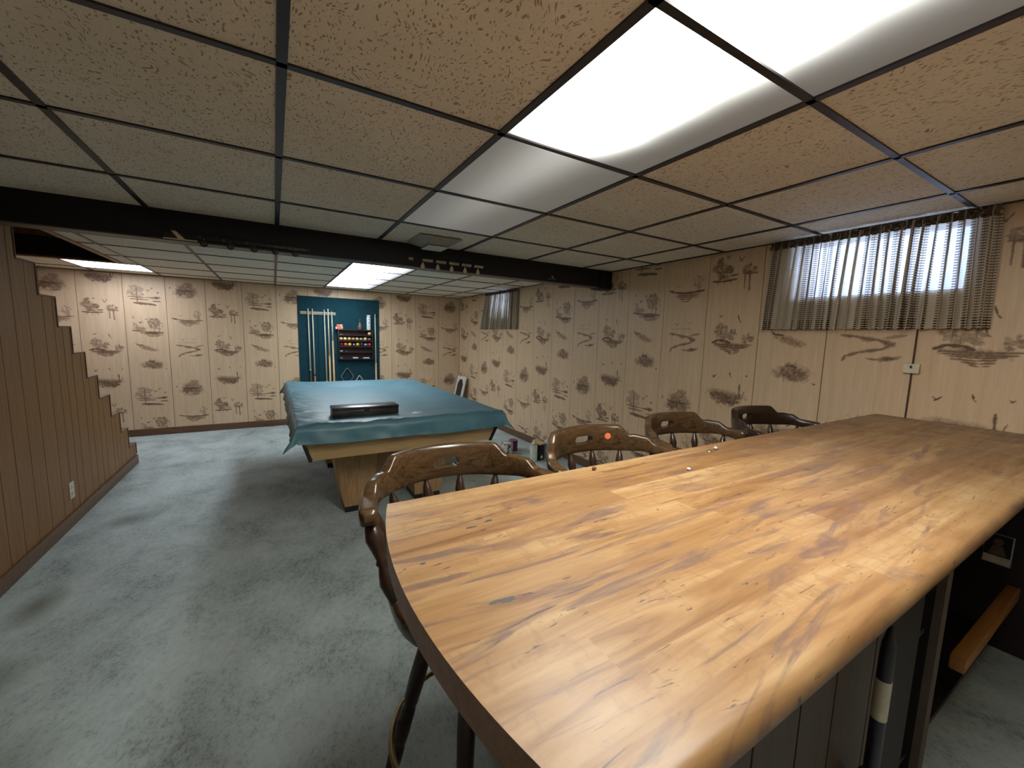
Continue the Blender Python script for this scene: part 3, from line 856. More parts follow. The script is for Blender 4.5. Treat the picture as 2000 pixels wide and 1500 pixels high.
near_x = [XL] + XS[1:] + [XR]
near_y = [YR] + YN + [BEAM0]
far_y = [BEAM1] + YF + [YB]
diffs_near, diffs_back = [], []
def is_c(x0):
    return abs(x0 - XS[4]) < 0.01
for x0, x1 in zip(near_x[:-1], near_x[1:]):
    for y0, y1 in zip(near_y[:-1], near_y[1:]):
        if is_c(x0) and -0.7 < y0 < 2.3:
            diffs_near.append((x0, x1, y0, y1))
        else:
            tile(x0, x1, y0, y1)
far_x = [-1.30] + XS[1:] + [XR]
for x0, x1 in zip(far_x[:-1], far_x[1:]):
    for y0, y1 in zip(far_y[:-1], far_y[1:]):
        if is_c(x0) and 3.8 < y0 < 6.0:
            diffs_back.append((x0, x1, y0, y1))
        elif not (x0 < -1.0 and x1 < -1.1 and y0 > 5.6):
            tile(x0, x1, y0, y1)
for x0, x1 in ((XF, XS[0]), (XS[0], XS[1])):
    for y0, y1 in ((5.66, YF[4] + S * 0.0), (YF[4], YF[5]), (YF[5], YB)):
        if y1 - y0 < 0.03:
            continue
        if x0 == XS[0] and abs(y0 - YF[4]) < 0.01:
            bare_cell = (x0, x1, y0, y1)
            continue
        tile(x0, x1, y0, y1)
# grid tees
def tee(x0, x1, y0, y1):
    part('grid_tee', MB().box(x0, x1, y0, y1, CEIL - 0.0015, CEIL + 0.004), 'tee', ceil)
for x in XS[1:]:
    tee(x - TW, x + TW, YR, BEAM0)
    tee(x - TW * 0.9, x + TW * 0.9, BEAM1, YB)
for y in YN:
    tee(XL, XR, y - TW * 0.85, y + TW * 0.85)
for y in YF:
    tee(XF if y > 5.66 else -1.30, XR, y - TW * 0.8, y + TW * 0.8)
tee(XS[0] - TW, XS[0] + TW, 5.66, YB)
tee(XR - 0.02, XR, YR, YB); tee(XL, XL + 0.02, YR, BEAM0); tee(-1.30, XR, YB - 0.02, YB); tee(XF, -1.30, YB - 0.02, YB)
# stairwell opening: edge moulding, header board and upper wall
structure(part('trim_1', MB().box(-1.335, -1.295, BEAM1, 5.66, CEIL - 0.006, 2.14).box(XF, -1.295, 5.62, 5.66, CEIL - 0.006, CEIL + 0.01), 'stair_panel'), 'brown moulding round the stairwell opening in the ceiling')
structure(part('trim_2', MB().box(XF, -1.335, 5.625, 5.66, CEIL + 0.012, 2.20), 'black'), 'dark header board at the far end of the stairwell opening')
structure(part('wall_header', MB().box(XF, -1.30, 5.63, 5.66, 2.205, 3.0).box(-1.31, -1.26, 1.4, 5.64, 2.225, 3.0).box(XF, -1.30, 1.3, 1.4, 0, 3.0), 'stair_panel'), 'brown panelled wall at the head of the stairwell')

# lights
def light(name, label, cells, mat, boxlab):
    cx = sum((c[0] + c[1]) / 2 for c in cells) / len(cells); cy = sum((c[2] + c[3]) / 2 for c in cells) / len(cells)
    t = thing(name, label, 'ceiling light', (cx, cy, CEIL), 0)
    for x0, x1, y0, y1 in cells:
        part('diffuser_panel', MB().box(x0 + 0.004 - cx, x1 - 0.004 - cx, y0 + 0.004 - cy, y1 - 0.004 - cy, 0.0045, 0.0085), mat, t)
    X0 = min(c[0] for c in cells) - cx; X1 = max(c[1] for c in cells) - cx; Y0 = min(c[2] for c in cells) - cy; Y1 = max(c[3] for c in cells) - cy
    part('housing', MB().box(X0, X1, Y0, Y1, 0.11, 0.115).box(X0, X0 + 0.003, Y0, Y1, 0.012, 0.11).box(X1 - 0.003, X1, Y0, Y1, 0.012, 0.11), 'white', t)
    return t
light('ceiling_light', 'long fluorescent ceiling light with glowing diffuser panels over the bar', diffs_near, 'lamp_near', '')
light('ceiling_light', 'four lit diffuser panels in a row over the pool table', diffs_back, 'lamp_back', '')
light('ceiling_light', 'single bright white ceiling panel at the foot of the stairs', [bare_cell], 'lamp_bare', '')

# beam
bm_ = structure(part('trim_3', MB().box(XL - 0.006, XR - 0.008, BEAM0, BEAM1, BEAMZ + 0.004, CEIL + 0.06), 'beam', bevel=0.002), 'black painted ceiling beam crossing the room')
part('bottom_trim', MB().box(XL - 0.004, XR - 0.012, BEAM0 + 0.006, BEAM1 - 0.004, BEAMZ - 0.002, BEAMZ + 0.004), 'beam_flange', bm_)
part('beam_sleeve', MB().box(2.70, XR - 0.008, BEAM0 - 0.012, BEAM1 + 0.012, BEAMZ - 0.012, CEIL - 0.003), 'beam', bm_, bevel=0.003)
part('bracket', MB().box(2.08, 2.17, BEAM0 - 0.008, BEAM0, BEAMZ + 0.02, BEAMZ + 0.026).box(2.12, 2.14, BEAM0 - 0.01, BEAM0, BEAMZ + 0.03, BEAMZ + 0.05), 'steel', bm_)

# air vent
o = thing('ceiling_vent', 'square grey stepped air vent in the ceiling beside the beam', 'vent', (0.98, 2.76, CEIL - 0.002))
for i, (h, z) in enumerate(((0.150, 0.0), (0.128, -0.010), (0.106, -0.020), (0.086, -0.030))):
    q = h - 0.018
    mm = MB()
    mm.hexa([(-q, -q, z - 0.012), (q, -q, z - 0.012), (q, q, z - 0.012), (-q, q, z - 0.012)], [(-h, -h, z), (h, -h, z), (h, h, z), (-h, h, z)])
    part('vane', mm, 'vent', o, bevel=0.002)
part('center_plate', MB().box(-0.072, 0.072, -0.072, 0.072, -0.052, -0.045), 'vent_in', o, bevel=0.002)

# ------------------------------------------------------------------ windows and curtains
def window(n, w, label):
    y0, y1, z0, z1 = w
    x0, x1 = XR + 0.10, XR + 0.16
    m = MB()
    m.box(x0, x1, y0 - 0.02, y0, z0, z1).box(x0, x1, y1, y1 + 0.02, z0, z1).box(x0, x1, y0 - 0.02, y1 + 0.02, z0 - 0.02, z0).box(x0, x1, y0 - 0.02, y1 + 0.02, z1, z1 + 0.02)
    t = structure(part('window_%d' % n, m, 'white'), label)
    fx = x1 - 0.05
    ym = (y0 + y1) / 2
    f = MB().box(fx, fx + 0.03, y0, y0 + 0.014, z0, z1).box(fx, fx + 0.03, y1 - 0.014, y1, z0, z1).box(fx, fx + 0.03, y0 + 0.014, y1 - 0.014, z0, z0 + 0.014).box(fx, fx + 0.03, y0 + 0.014, y1 - 0.014, z1 - 0.014, z1)
    fr = part('window_frame', f, 'white', t)
    part('pane', MB().box(fx + 0.012, fx + 0.016, y0 + 0.014, y1 - 0.014, z0 + 0.014, z1 - 0.014), 'pane', fr)
window(1, WIN[0], 'high basement window glowing behind the long plaid curtain')
window(2, WIN[1], 'high basement window glowing behind the short plaid curtain in the corner')

def curtain(name, label, yt0, yt1, yb0, yb1, z0, z1, npl, seed):
    rn = random.Random(seed)
    cx = XR - 0.052
    t = thing(name, label, 'curtain', (cx, (yt0 + yt1) / 2, z0))
    nu, nv = npl * 12, 40
    offs = [rn.uniform(-0.9, 0.9) for _ in range(npl + 1)]
    ampl = [rn.uniform(0.6, 1.3) for _ in range(npl + 1)]
    vs, uvs = [], []
    full = 1.75 * (yt1 - yt0)
    head = 0.035
    for j in range(nv + 1):
        v = j / nv            # 0 bottom .. 1 top
        z = z0 + (z1 - z0) * v
        for i in range(nu + 1):
            u = i / nu
            pu = u * npl
            k = min(int(pu), npl - 1); fr = pu - k
            off = offs[k] * (1 - fr) + offs[k + 1] * fr
            am = ampl[k] * (1 - fr) + ampl[k + 1] * fr
            ph = 2 * PI * pu + off
            spread = 0.35 + 0.65 * (1 - v) ** 0.6
            a = 0.030 * am * spread
            if v > 0.93:
                a *= 0.6
            dx = a * math.cos(ph) + 0.006 * math.sin(ph * 2.3 + seed) * (1 - v)
            lean = 0.010 * math.sin(pu * 0.9 + seed) * (1 - v)
            yy = (yt0 + (yt1 - yt0) * u) * v + (yb0 + (yb1 - yb0) * u) * (1 - v) + 0.0125 * am * math.sin(ph) + lean
            zz = z + (0.004 * math.cos(ph) if j == 0 else 0) + (0.006 * math.sin(ph * 1.7) if j == nv else 0)
            vs.append((dx, yy - (yt0 + yt1) / 2, zz - z0)); uvs.append((u * full, (z - z0)))
    fs = [(j * (nu + 1) + i, j * (nu + 1) + i + 1, (j + 1) * (nu + 1) + i + 1, (j + 1) * (nu + 1) + i) for j in range(nv) for i in range(nu)]
    me = bpy.data.meshes.new('fabric'); me.from_pydata(vs, [], fs)
    uvl = me.uv_layers.new(name='UVMap')
    li = np.zeros(len(me.loops), 'i'); me.loops.foreach_get('vertex_index', li)
    uvl.data.foreach_set('uv', np.array(uvs, 'f')[li].ravel())
    me.polygons.foreach_set('use_smooth', [True] * len(me.polygons))
    mk('fabric', me, 'curtain', t)
    # ruffled heading above the rod
    vs, fs = [], []
    n = npl * 16
    for i in range(n + 1):
        u = i / n; ph = 2 * PI * npl * 1.5 * u
        y = (yt0 + (yt1 - yt0) * u) - (yt0 + yt1) / 2
        for q, (dz, am) in enumerate(((-0.030, 0.006), (-0.015, 0.013), (0.0, 0.014), (0.012, 0.011))):
            vs.append((am * math.cos(ph + q * 0.5) - 0.004, y + 0.004 * math.sin(ph), z1 - z0 + dz - 0.01 + (0.004 * math.cos(ph * 0.7) if q == 3 else 0)))
    for i in range(n):
        for q in range(3):
            fs.append((i * 4 + q, i * 4 + q + 1, (i + 1) * 4 + q + 1, (i + 1) * 4 + q))
    me = bpy.data.meshes.new('heading'); me.from_pydata(vs, [], fs)
    me.polygons.foreach_set('use_smooth', [True] * len(me.polygons))
    mk('heading', me, M['heading'], t)
    part('rod', MB().tube([(0, yt0 - (yt0 + yt1) / 2 - 0.01, z1 - z0 - 0.028), (0, (yt1 - yt0) / 2 + 0.01, z1 - z0 - 0.028)], 0.004), 'brass', t)
    for e in (-1, 1):
        part('bracket', MB().box(-0.004, 0.040, e * (yt1 - yt0) / 2 - 0.003, e * (yt1 - yt0) / 2 + 0.003, z1 - z0 - 0.036, z1 - z0 - 0.022), 'brass', t)
    return t
M['heading'] = plain('dark_gathered_cloth', (0.10, 0.075, 0.055), 0.9, 0, 0.6, 150)
curtain('window_curtain', 'long brown and cream plaid cafe curtain over the window nearest the bar', 0.510, 1.475, 0.500, 1.500, 1.462, 2.006, 22, 3)
curtain('window_curtain', 'short brown and cream striped curtain over the far corner window', 4.66, 5.56, 4.66, 5.73, 1.478, 2.008, 19, 8)

# junction box on the right wall groove
o = thing('wall_box', 'small white switch box on the wall groove below the long curtain', 'switch', (XR - 0.0045, 0.739, 1.262))
part('cover', MB().box(-0.022, 0, -0.031, 0.031, -0.024, 0.024), 'ivory', o, bevel=0.003)
part('toggle', MB().box(-0.027, -0.022, -0.004, 0.004, 0.002, 0.016), 'black', o, bevel=0.001)
part('conduit', MB().box(-0.008, 0, -0.0032, 0.0032, -0.258, -0.024).box(-0.008, 0, -0.0032, 0.0032, 0.024, 0.20), 'groove', o)

# small card on the right wall below the bar
o = thing('wall_card', 'small dark framed card with pale caption strip on the dark panel under the bar', 'card', (XR - 0.0205, 0.363, 0.463))
part('mount', MB().box(-0.004, 0, -0.045, 0.045, -0.072, 0.072), 'steel', o, bevel=0.001)
part('picture', MB().box(-0.0048, -0.004, -0.040, 0.040, -0.030, 0.067), 'black', o)
part('figure', MB().lathe([(0.016, 0), (0.016, 0.0008)], 10, Matrix.Translation((-0.0048, 0.0, 0.035)) @ Matrix.Rotation(-PI / 2, 4, 'Y')).prism([(-0.028, -0.026), (0.028, -0.026), (0.014, 0.018), (-0.014, 0.018)], 0, -0.0056, -0.0048), 'pale_strip', o)
part('caption_strip', MB().box(-0.0048, -0.004, -0.040, 0.040, -0.067, -0.033), 'ivory', o)

# ------------------------------------------------------------------ bar
BT = 1.004
bar = thing('bar_counter', 'long butcher-block bar counter with rounded end in the foreground', 'bar', (0, 0, 0))
def arc_left():
    cy, half, sag = 0.53, 0.331, 0.052
    rr = (half * half + sag * sag) / (2 * sag)
    cx = 0.148 + rr
    pts = []
    a0 = math.asin(half / rr)
    for i in range(41):
        a = -a0 + 2 * a0 * i / 40
        pts.append((cx - rr * math.cos(a), cy + rr * math.sin(a)))
    return pts
A = arc_left()
yn, yf = A[0][1], A[-1][1]
T = 0.042
XE = XR - 0.006
rr = T / 2
prof = [(yf, BT - T), (yf, BT - 0.0015), (yf - 0.0015, BT)]   # far edge squared
# top slab: strips along x for clean shading. rings: outline polygon at several heights with bullnose on the near edge
rings = []
NB = 10
for i in range(NB + 1):
    a = -PI / 2 + PI * i / NB
    off = rr * math.cos(a)                 # how far the near edge bulges toward the viewer
    z = BT - rr + rr * math.sin(a)
    ring = []
    for (x, y) in A:
        tt = max(0.0, 1 - (y - yn) / 0.05)
        ring.append((x, y - off * 1.0 * tt if y < yn + 0.05 else y, z))
    ring += [(XE, yf, z), (XE, yn - off, z)]
    rings.append(ring)
n = len(rings[0])
vs = [p for r_ in rings for p in r_]
fs = []
for j in range(NB):
    for k in range(n):
        fs.append((j * n + k, j * n + (k + 1) % n, (j + 1) * n + (k + 1) % n, (j + 1) * n + k))
fs += [tuple(range(n - 1, -1, -1)), tuple(NB * n + k for k in range(n))]
m = MB().add(vs, fs)
me = m.mesh('countertop', smooth=30)
me.materials.append(M['bar_top']); me.materials.append(M['bar_edge'])
for p in me.polygons:
    c = p.center; nrm = p.normal
    if abs(nrm.z) < 0.98 and c.x < 0.30 and nrm.y > -0.6 and c.y > yn + 0.02:
        p.material_index = 1
    elif c.y > yf - 0.001:
        p.material_index = 1
mk('countertop', me, None, bar, label='wood-patterned laminate worktop with rounded front edge')
YS = 0.30
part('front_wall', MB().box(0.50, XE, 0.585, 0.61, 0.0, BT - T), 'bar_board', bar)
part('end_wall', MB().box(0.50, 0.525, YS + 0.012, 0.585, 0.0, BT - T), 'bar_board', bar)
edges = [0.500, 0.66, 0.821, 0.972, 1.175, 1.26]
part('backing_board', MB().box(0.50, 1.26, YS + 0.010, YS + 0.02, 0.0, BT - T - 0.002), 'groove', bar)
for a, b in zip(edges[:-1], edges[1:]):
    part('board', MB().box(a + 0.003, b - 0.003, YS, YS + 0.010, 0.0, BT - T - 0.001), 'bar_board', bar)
part('stile', MB().box(1.262, 1.50, YS, YS + 0.02, 0.0, BT - T - 0.001), 'dark_shelf', bar)
part('stile', MB().box(1.700, 1.752, YS, YS + 0.02, 0.0, BT - T - 0.001), 'pale_strip', bar, label='pale unpainted upright')
part('stile', MB().box(2.02, 2.06, YS + 0.06, YS + 0.08, 0.0, BT - T - 0.001), 'dark_shelf', bar)
part('divider', MB().box(1.70, 1.72, YS + 0.021, 0.584, 0.0, BT - T - 0.001), 'dark_shelf', bar)
part('shelf', MB().box(1.28, 1.69, YS + 0.03, 0.584, 0.50, 0.52), 'dark_shelf', bar)
part('shelf', MB().box(1.28, XE - 0.016, YS + 0.03, 0.584, 0.06, 0.08), 'dark_shelf', bar)
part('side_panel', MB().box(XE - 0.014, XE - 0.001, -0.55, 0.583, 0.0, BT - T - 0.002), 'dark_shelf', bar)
part('rail', MB().box(1.99, XE - 0.016, YS - 0.02, YS + 0.02, 0.262, 0.318), 'raw_wood', bar, bevel=0.005, label='raw orange-brown lumber rail')

# dark-handled dust mop leaning on the bar boards
t = NT('mottled_yarn'); t.set(t.ramp(t.noise(t.co(), 60, 4, 0.7), [(0.44, (0.05, 0.045, 0.035)), (0.52, (0.42, 0.38, 0.28))]), 0.8); M['mottle'] = t.m
M['handle'] = plain('black_violet_handle', (0.016, 0.013, 0.024), 0.35)
o = thing('dust_mop', 'dark-handled dust mop with cream band and pale mottled head behind the bar', 'mop', (1.075, 0.256, 0.0))
Pm = lambda z: Vector((0.0, 0.0 , z))
part('handle', MB().between(Pm(0.463), Pm(0.800), [(0.0125, 0), (0.0135, 0.05), (0.0130, 0.80), (0.0120, 0.88), (0.0065, 0.97), (0.004, 1.0)], 16), 'handle', o)
part('band', MB().between(Pm(0.592), Pm(0.682), [(0.0138, 0), (0.0140, 0.02), (0.0140, 0.98), (0.0138, 1)], 16), 'ivory', o)
part('head', MB().lathe([(0.020, 0.0), (0.034, 0.03), (0.040, 0.18), (0.038, 0.34), (0.031, 0.42), (0.020, 0.452), (0.0145, 0.462)], 20), 'mottle', o)

# bits left on the bar
def blob(name, label, cat, loc, r, mat, group=None, sq=(1, 1, 0.4)):
    mb = MB().sphere((0, 0, r * sq[2]), r, 10, 6, sq)
    rn = random.Random(hash(loc) & 255)
    mb.v = [(x * rn.uniform(0.8, 1.2), y * rn.uniform(0.8, 1.2), max(0.0, z * rn.uniform(0.8, 1.2))) for x, y, z in mb.v]
    return tag(part(name, mb, mat, loc=loc, smooth=60), label, cat, group)
M['foil'] = plain('crumpled_foil', (0.65, 0.62, 0.55), 0.3, 0.6)
M['nut'] = plain('brown_nut', (0.16, 0.06, 0.02), 0.5)
blob('foil_scrap', 'tiny crumpled silver scrap on the far edge of the bar top', 'scrap', (1.30, 0.806, BT), 0.010, 'foil', sq=(1, 0.8, 0.6))
blob('brass_scrap', 'small flat brassy scrap left of the silver one on the bar top', 'scrap', (1.262, 0.803, BT), 0.012, 'brass', sq=(1, 0.7, 0.15))
blob('paper_crumb', 'white crumb in the middle of the far half of the bar top', 'scrap', (1.02, 0.709, BT), 0.008, 'white', sq=(1, 0.6, 0.4))
blob('nut', 'small brown nut on the far bar edge between first and second stools', 'nut', (0.77, 0.832, BT), 0.007, 'nut', sq=(1, 0.8, 0.8))

# ------------------------------------------------------------------ bar stools
RX, RY = 0.285, 0.275
def crest_mesh():
    n = 96; ns = 14
    a0, a1 = R(3), R(181)
    vs, fs = [], []
    def sst(e0, e1, x):
        t = min(1, max(0, (x - e0) / (e1 - e0))); return t * t * (3 - 2 * t)
    for i in range(n + 1):
        a = a0 + (a1 - a0) * i / n
        d = abs(math.degrees(a) - 92)
        top = 1.003 - 0.040 * sst(36, 47, d) + 0.004 * math.exp(-((d - 51) / 4) ** 2) - 0.026 * sst(60, 70, d) - 0.004 * sst(70, 90, d)
        bot = 0.892 - 0.006 * sst(40, 80, d) + 0.010 * math.exp(-((d - 62) / 14) ** 2)
        th = 0.0165 + 0.007 * sst(55, 88, d)
        if i in (0, n):
            mid = (top + bot) / 2; top = mid + (top - mid) * 0.55; bot = mid + (bot - mid) * 0.55; th *= 0.5
        elif i in (1, n - 1):
            mid = (top + bot) / 2; top = mid + (top - mid) * 0.9; bot = mid + (bot - mid) * 0.9; th *= 0.85
        hz, cz = (top - bot) / 2, (top + bot) / 2
        nx, ny = math.cos(a) / RX, math.sin(a) / RY
        l = math.hypot(nx, ny); nx /= l; ny /= l
        for k in range(ns):
            t = 2 * PI * k / ns
            ct, st_ = math.cos(t), math.sin(t)
            e = 0.42
            w = math.copysign(abs(ct) ** e, ct) * th; h = math.copysign(abs(st_) ** 0.30, st_) * hz
            lean = 0.10 * (h + cz - 0.89)
            vs.append((RX * math.cos(a) + nx * (w + lean), RY * math.sin(a) + ny * (w + lean), cz + h))
    for i in range(n):
        for k in range(ns):
            fs.append((i * ns + k, i * ns + (k + 1) % ns, (i + 1) * ns + (k + 1) % ns, (i + 1) * ns + k))
    fs += [tuple(range(ns - 1, -1, -1)), tuple(n * ns + k for k in range(ns))]
    me = MB().add(vs, fs, True).mesh('crest_rail')
    # hand-hold slot cut through the crest
    ob = bpy.data.objects.new('tmp', me); link(ob)
    poly = []
    hw, hr = 0.029, 0.0170
    for i in range(9):
        a = -PI / 2 + PI * i / 8; poly.append((hw + hr * math.cos(a), 0.944 + hr * math.sin(a)))
    for i in range(9):
        a = PI / 2 + PI * i / 8; poly.append((-hw + hr * math.cos(a), 0.944 + hr * math.sin(a)))
    cu_ = bpy.data.objects.new('tmpc', MB().prism(poly, 1, 0.2, 0.36).mesh('c')); link(cu_)
    md = ob.modifiers.new('b', 'BOOLEAN'); md.object = cu_; md.operation = 'DIFFERENCE'; md.solver = 'EXACT'
    dg = bpy.context.evaluated_depsgraph_get()
    out = bpy.data.meshes.new_from_object(ob.evaluated_get(dg))
    bpy.data.objects.remove(ob); bpy.data.objects.remove(cu_)
    out.polygons.foreach_set('use_smooth', [True] * len(out.polygons))
    out.set_sharp_from_angle(angle=R(50))
    out.materials.clear(); out.materials.append(M['stool'])
    out.name = 'crest_rail'
    return out
def spindle_prof(s=1.0):
    return [(0.008 * s, 0), (0.0085 * s, 0.05), (0.012 * s, 0.12), (0.0165 * s, 0.25), (0.012 * s, 0.38), (0.009 * s, 0.44), (0.0125 * s, 0.48), (0.009 * s, 0.52), (0.0115 * s, 0.60), (0.0175 * s, 0.76), (0.0125 * s, 0.90), (0.008 * s, 0.96), (0.008 * s, 1.0)]
SZ = 0.70
def make_stool(loc, rz, leg_rot, label):
    t = thing('bar_stool', label, 'bar stool', loc, rz, 'captain bar stools lined up at the bar')
    mk('crest_rail', crest_mesh(), None, t)
    for deg in (25.5, 54, 79.5, 104, 133, 158.5):
        a = R(deg)
        top = (RX * math.cos(a), RY * math.sin(a), 0.895)
        bot = (RX * 0.76 * math.cos(a), RY * 0.78 * math.sin(a), SZ - 0.012)
        part('spindle', MB().between(bot, top, spindle_prof(), 12), 'stool_turned', t)
    for sx in (-1, 1):
        part('post', MB().between((sx * 0.232, -0.035, SZ - 0.012), (sx * 0.283, 0.045, 0.895), spindle_prof(1.4), 14), 'stool_turned', t)
    # saddle seat
    nr, na = 8, 40
    vs = []
    def rim(a):
        return 0.255 * (1 + 0.05 * math.cos(4 * a + PI)), 0.245 * (1 + 0.05 * math.cos(4 * a + PI))
    for zi, (sc_, z) in enumerate(((0.90, SZ - 0.052), (0.985, SZ - 0.046), (1.0, SZ - 0.030), (1.0, SZ - 0.012), (0.985, SZ - 0.003), (0.95, SZ), (0.85, SZ - 0.004), (0.6, SZ - 0.010), (0.3, SZ - 0.012), (0.02, SZ - 0.012))):
        for k in range(na):
            a = 2 * PI * k / na
            rx, ry = rim(a)
            vs.append((rx * sc_ * math.cos(a), ry * sc_ * math.sin(a) - 0.01, z))
    fs = [(j * na + k, j * na + (k + 1) % na, (j + 1) * na + (k + 1) % na, (j + 1) * na + k) for j in range(9) for k in range(na)]
    fs += [tuple(range(na - 1, -1, -1)), tuple(9 * na + k for k in range(na))]
    part('seat', MB().add(vs, fs, True), 'stool', t, smooth=50)
    part('swivel', MB().lathe([(0.10, SZ - 0.068), (0.10, SZ - 0.053)], 20), 'iron', t)
    part('leg_block', MB().lathe([(0.10, SZ - 0.125), (0.125, SZ - 0.115), (0.135, SZ - 0.085), (0.13, SZ - 0.069)], 28), 'stool_leg', t)
    lp = [(0.015, 0), (0.017, 0.03), (0.020, 0.06), (0.0225, 0.14), (0.021, 0.20), (0.0165, 0.215), (0.021, 0.235), (0.0225, 0.30), (0.0215, 0.42), (0.0175, 0.44), (0.022, 0.46), (0.0245, 0.60), (0.0225, 0.74), (0.018, 0.76), (0.022, 0.79), (0.020, 0.90), (0.017, 1.0)]
    leg_me = None
    zr = 0.207
    def leg_at(a, z):
        r = 0.104 + (0.257 - 0.104) * (0.60 - z) / 0.60
        return (r * math.cos(a), r * math.sin(a), z)
    for k in range(4):
        a = leg_rot - rz + k * PI / 2
        part('leg', MB().between(leg_at(a, 0.0), leg_at(a, 0.60), lp, 14), 'stool_leg', t)
    ring = [(0.236 * math.cos(2 * PI * i / 64), 0.236 * math.sin(2 * PI * i / 64), zr) for i in range(64)]
    part('foot_ring', MB().tube(ring, 0.0085, 8, True), 'brass', t, label='worn brass foot ring')
    return t
G = 'captain bar stools lined up at the bar'
s1 = make_stool((0.475, 0.99, 0), -0.05, R(149.2), 'glossy brown captain bar stool at the rounded end of the bar')
s2 = copy_thing(s1, (1.11, 1.02, 0), -0.04, 'brown captain bar stool with a round orange sticker on its crest', G)
s3 = copy_thing(s1, (1.725, 1.085, 0), -0.03, 'brown captain bar stool without sticker, third from the rounded bar end', G)
s4 = copy_thing(s1, (2.36, 1.035, 0), -0.05, 'darkest captain bar stool, closest to the panelled wall', G)
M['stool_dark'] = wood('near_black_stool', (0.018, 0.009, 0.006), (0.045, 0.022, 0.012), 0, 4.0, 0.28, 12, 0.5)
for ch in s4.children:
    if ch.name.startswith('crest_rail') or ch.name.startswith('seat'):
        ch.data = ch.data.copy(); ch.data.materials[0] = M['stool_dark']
M['sticker'] = plain('orange_sticker', (0.85, 0.20, 0.07), 0.5, 0, 0.03)
STK = R(66)
nx, ny = math.cos(STK) / RX, math.sin(STK) / RY
l_ = math.hypot(nx, ny)
mt = Matrix.Translation((RX * math.cos(STK) - nx / l_ * 0.0125, RY * math.sin(STK) - ny / l_ * 0.0125, 0.957)) @ Vector((-nx, -ny, 0.08)).to_track_quat('Z', 'Y').to_matrix().to_4x4()
part('sticker', MB().lathe([(0.0135, 0.0), (0.0135, 0.0012)], 24, mt), 'sticker', s2, label='round orange sticker')

# ------------------------------------------------------------------ pool table
PX0, PX1, PY0, PY1 = 0.105, 1.495, 2.675, 5.11
PCX, PCY = (PX0 + PX1) / 2, (PY0 + PY1) / 2
pt = thing('pool_table', 'light oak pool table with tapered apron under a teal cover', 'pool table', (PCX, PCY, 0))
hx, hy = (PX1 - PX0) / 2, (PY1 - PY0) / 2
ZA, ZB_ = 0.775, 0.567
ins = 0.065
def quad_apron(sgn, axis):
    th = 0.022
    if axis == 1:
        y_t, y_b = sgn * hy, sgn * (hy - ins)
        i = -sgn * th
        return MB().hexa([(-hx + ins + .01, y_b, ZB_), (hx - ins - .01, y_b, ZB_), (hx - ins - .01, y_b + i, ZB_), (-hx + ins + .01, y_b + i, ZB_)],
                         [(-hx + .01, y_t, ZA), (hx - .01, y_t, ZA), (hx - .01, y_t + i, ZA), (-hx + .01, y_t + i, ZA)])
    x_t, x_b = sgn * hx, sgn * (hx - ins)
    i = -sgn * th
    return MB().hexa([(x_b, -hy + ins + .01, ZB_), (x_b, hy - ins - .01, ZB_), (x_b + i, hy - ins - .01, ZB_), (x_b + i, -hy + ins + .01, ZB_)],
                     [(x_t, -hy + .01, ZA), (x_t, hy - .01, ZA), (x_t + i, hy - .01, ZA), (x_t + i, -hy + .01, ZA)])
for sg in (-1, 1):
    part('end_apron', quad_apron(sg, 1), 'oak', pt)
    part('side_apron', quad_apron(sg, 0), M.setdefault('oak_y', wood('pool_side_laminate', (0.42, 0.26, 0.10), (0.62, 0.42, 0.20), 1, 2.4, 0.42, 26)), pt)
for sx in (-1, 1):
    for sy in (-1, 1):
        c0 = [(sx * (hx - ins - 0.006), sy * (hy - ins + 0.008)), (sx * (hx - ins + 0.012), sy * (hy - ins + 0.008)), (sx * (hx - ins + 0.012), sy * (hy - ins - 0.05)), (sx * (hx - ins - 0.006), sy * (hy - ins - 0.05))]
        c1 = [(sx * (hx - 0.006), sy * (hy + 0.008)), (sx * (hx + 0.012), sy * (hy + 0.008)), (sx * (hx + 0.012), sy * (hy - 0.05)), (sx * (hx - 0.006), sy * (hy - 0.05))]
        part('corner_trim', MB().hexa([(x, y, ZB_ - 0.006) for x, y in c0], [(x, y, ZA) for x, y in c1]), 'black', pt)
part('underframe', MB().box(-hx + ins + 0.03, hx - ins - 0.03, -hy + ins + 0.03, hy - ins - 0.03, ZB_ + 0.03, ZB_ + 0.06), 'dark_shelf', pt)
part('bed', MB().box(-hx + 0.03, hx - 0.03, -hy + 0.03, hy - 0.03, 0.715, 0.755), 'felt', pt)
m = MB()
for sg in (-1, 1):
    m.box(sg * hx - 0.05 - sg * 0.05, sg * hx + 0.05 - sg * 0.05, -hy + 0.0, hy - 0.0, 0.776, 0.790)
    m.box(-hx + 0.101, hx - 0.101, sg * hy - 0.05 - sg * 0.05, sg * hy + 0.05 - sg * 0.05, 0.776, 0.790)
part('rail_top', m, 'black', pt)
part('name_plate', MB().box(0.49, 0.56, -hy + 0.004, -hy + 0.0085, 0.662, 0.676), 'ivory', pt, label='small pale plate on the apron')
def pleg(x0t, x1t, x0b, x1b, y0, y1, y0b, y1b):
    return MB().hexa([(x0b, y0b, 0.045), (x1b, y0b, 0.045), (x1b, y1b, 0.045), (x0b, y1b, 0.045)], [(x0t, y0, ZB_ + 0.028), (x1t, y0, ZB_ + 0.028), (x1t, y1, ZB_ + 0.028), (x0t, y1, ZB_ + 0.028)])
LY = 3.13 - PCY
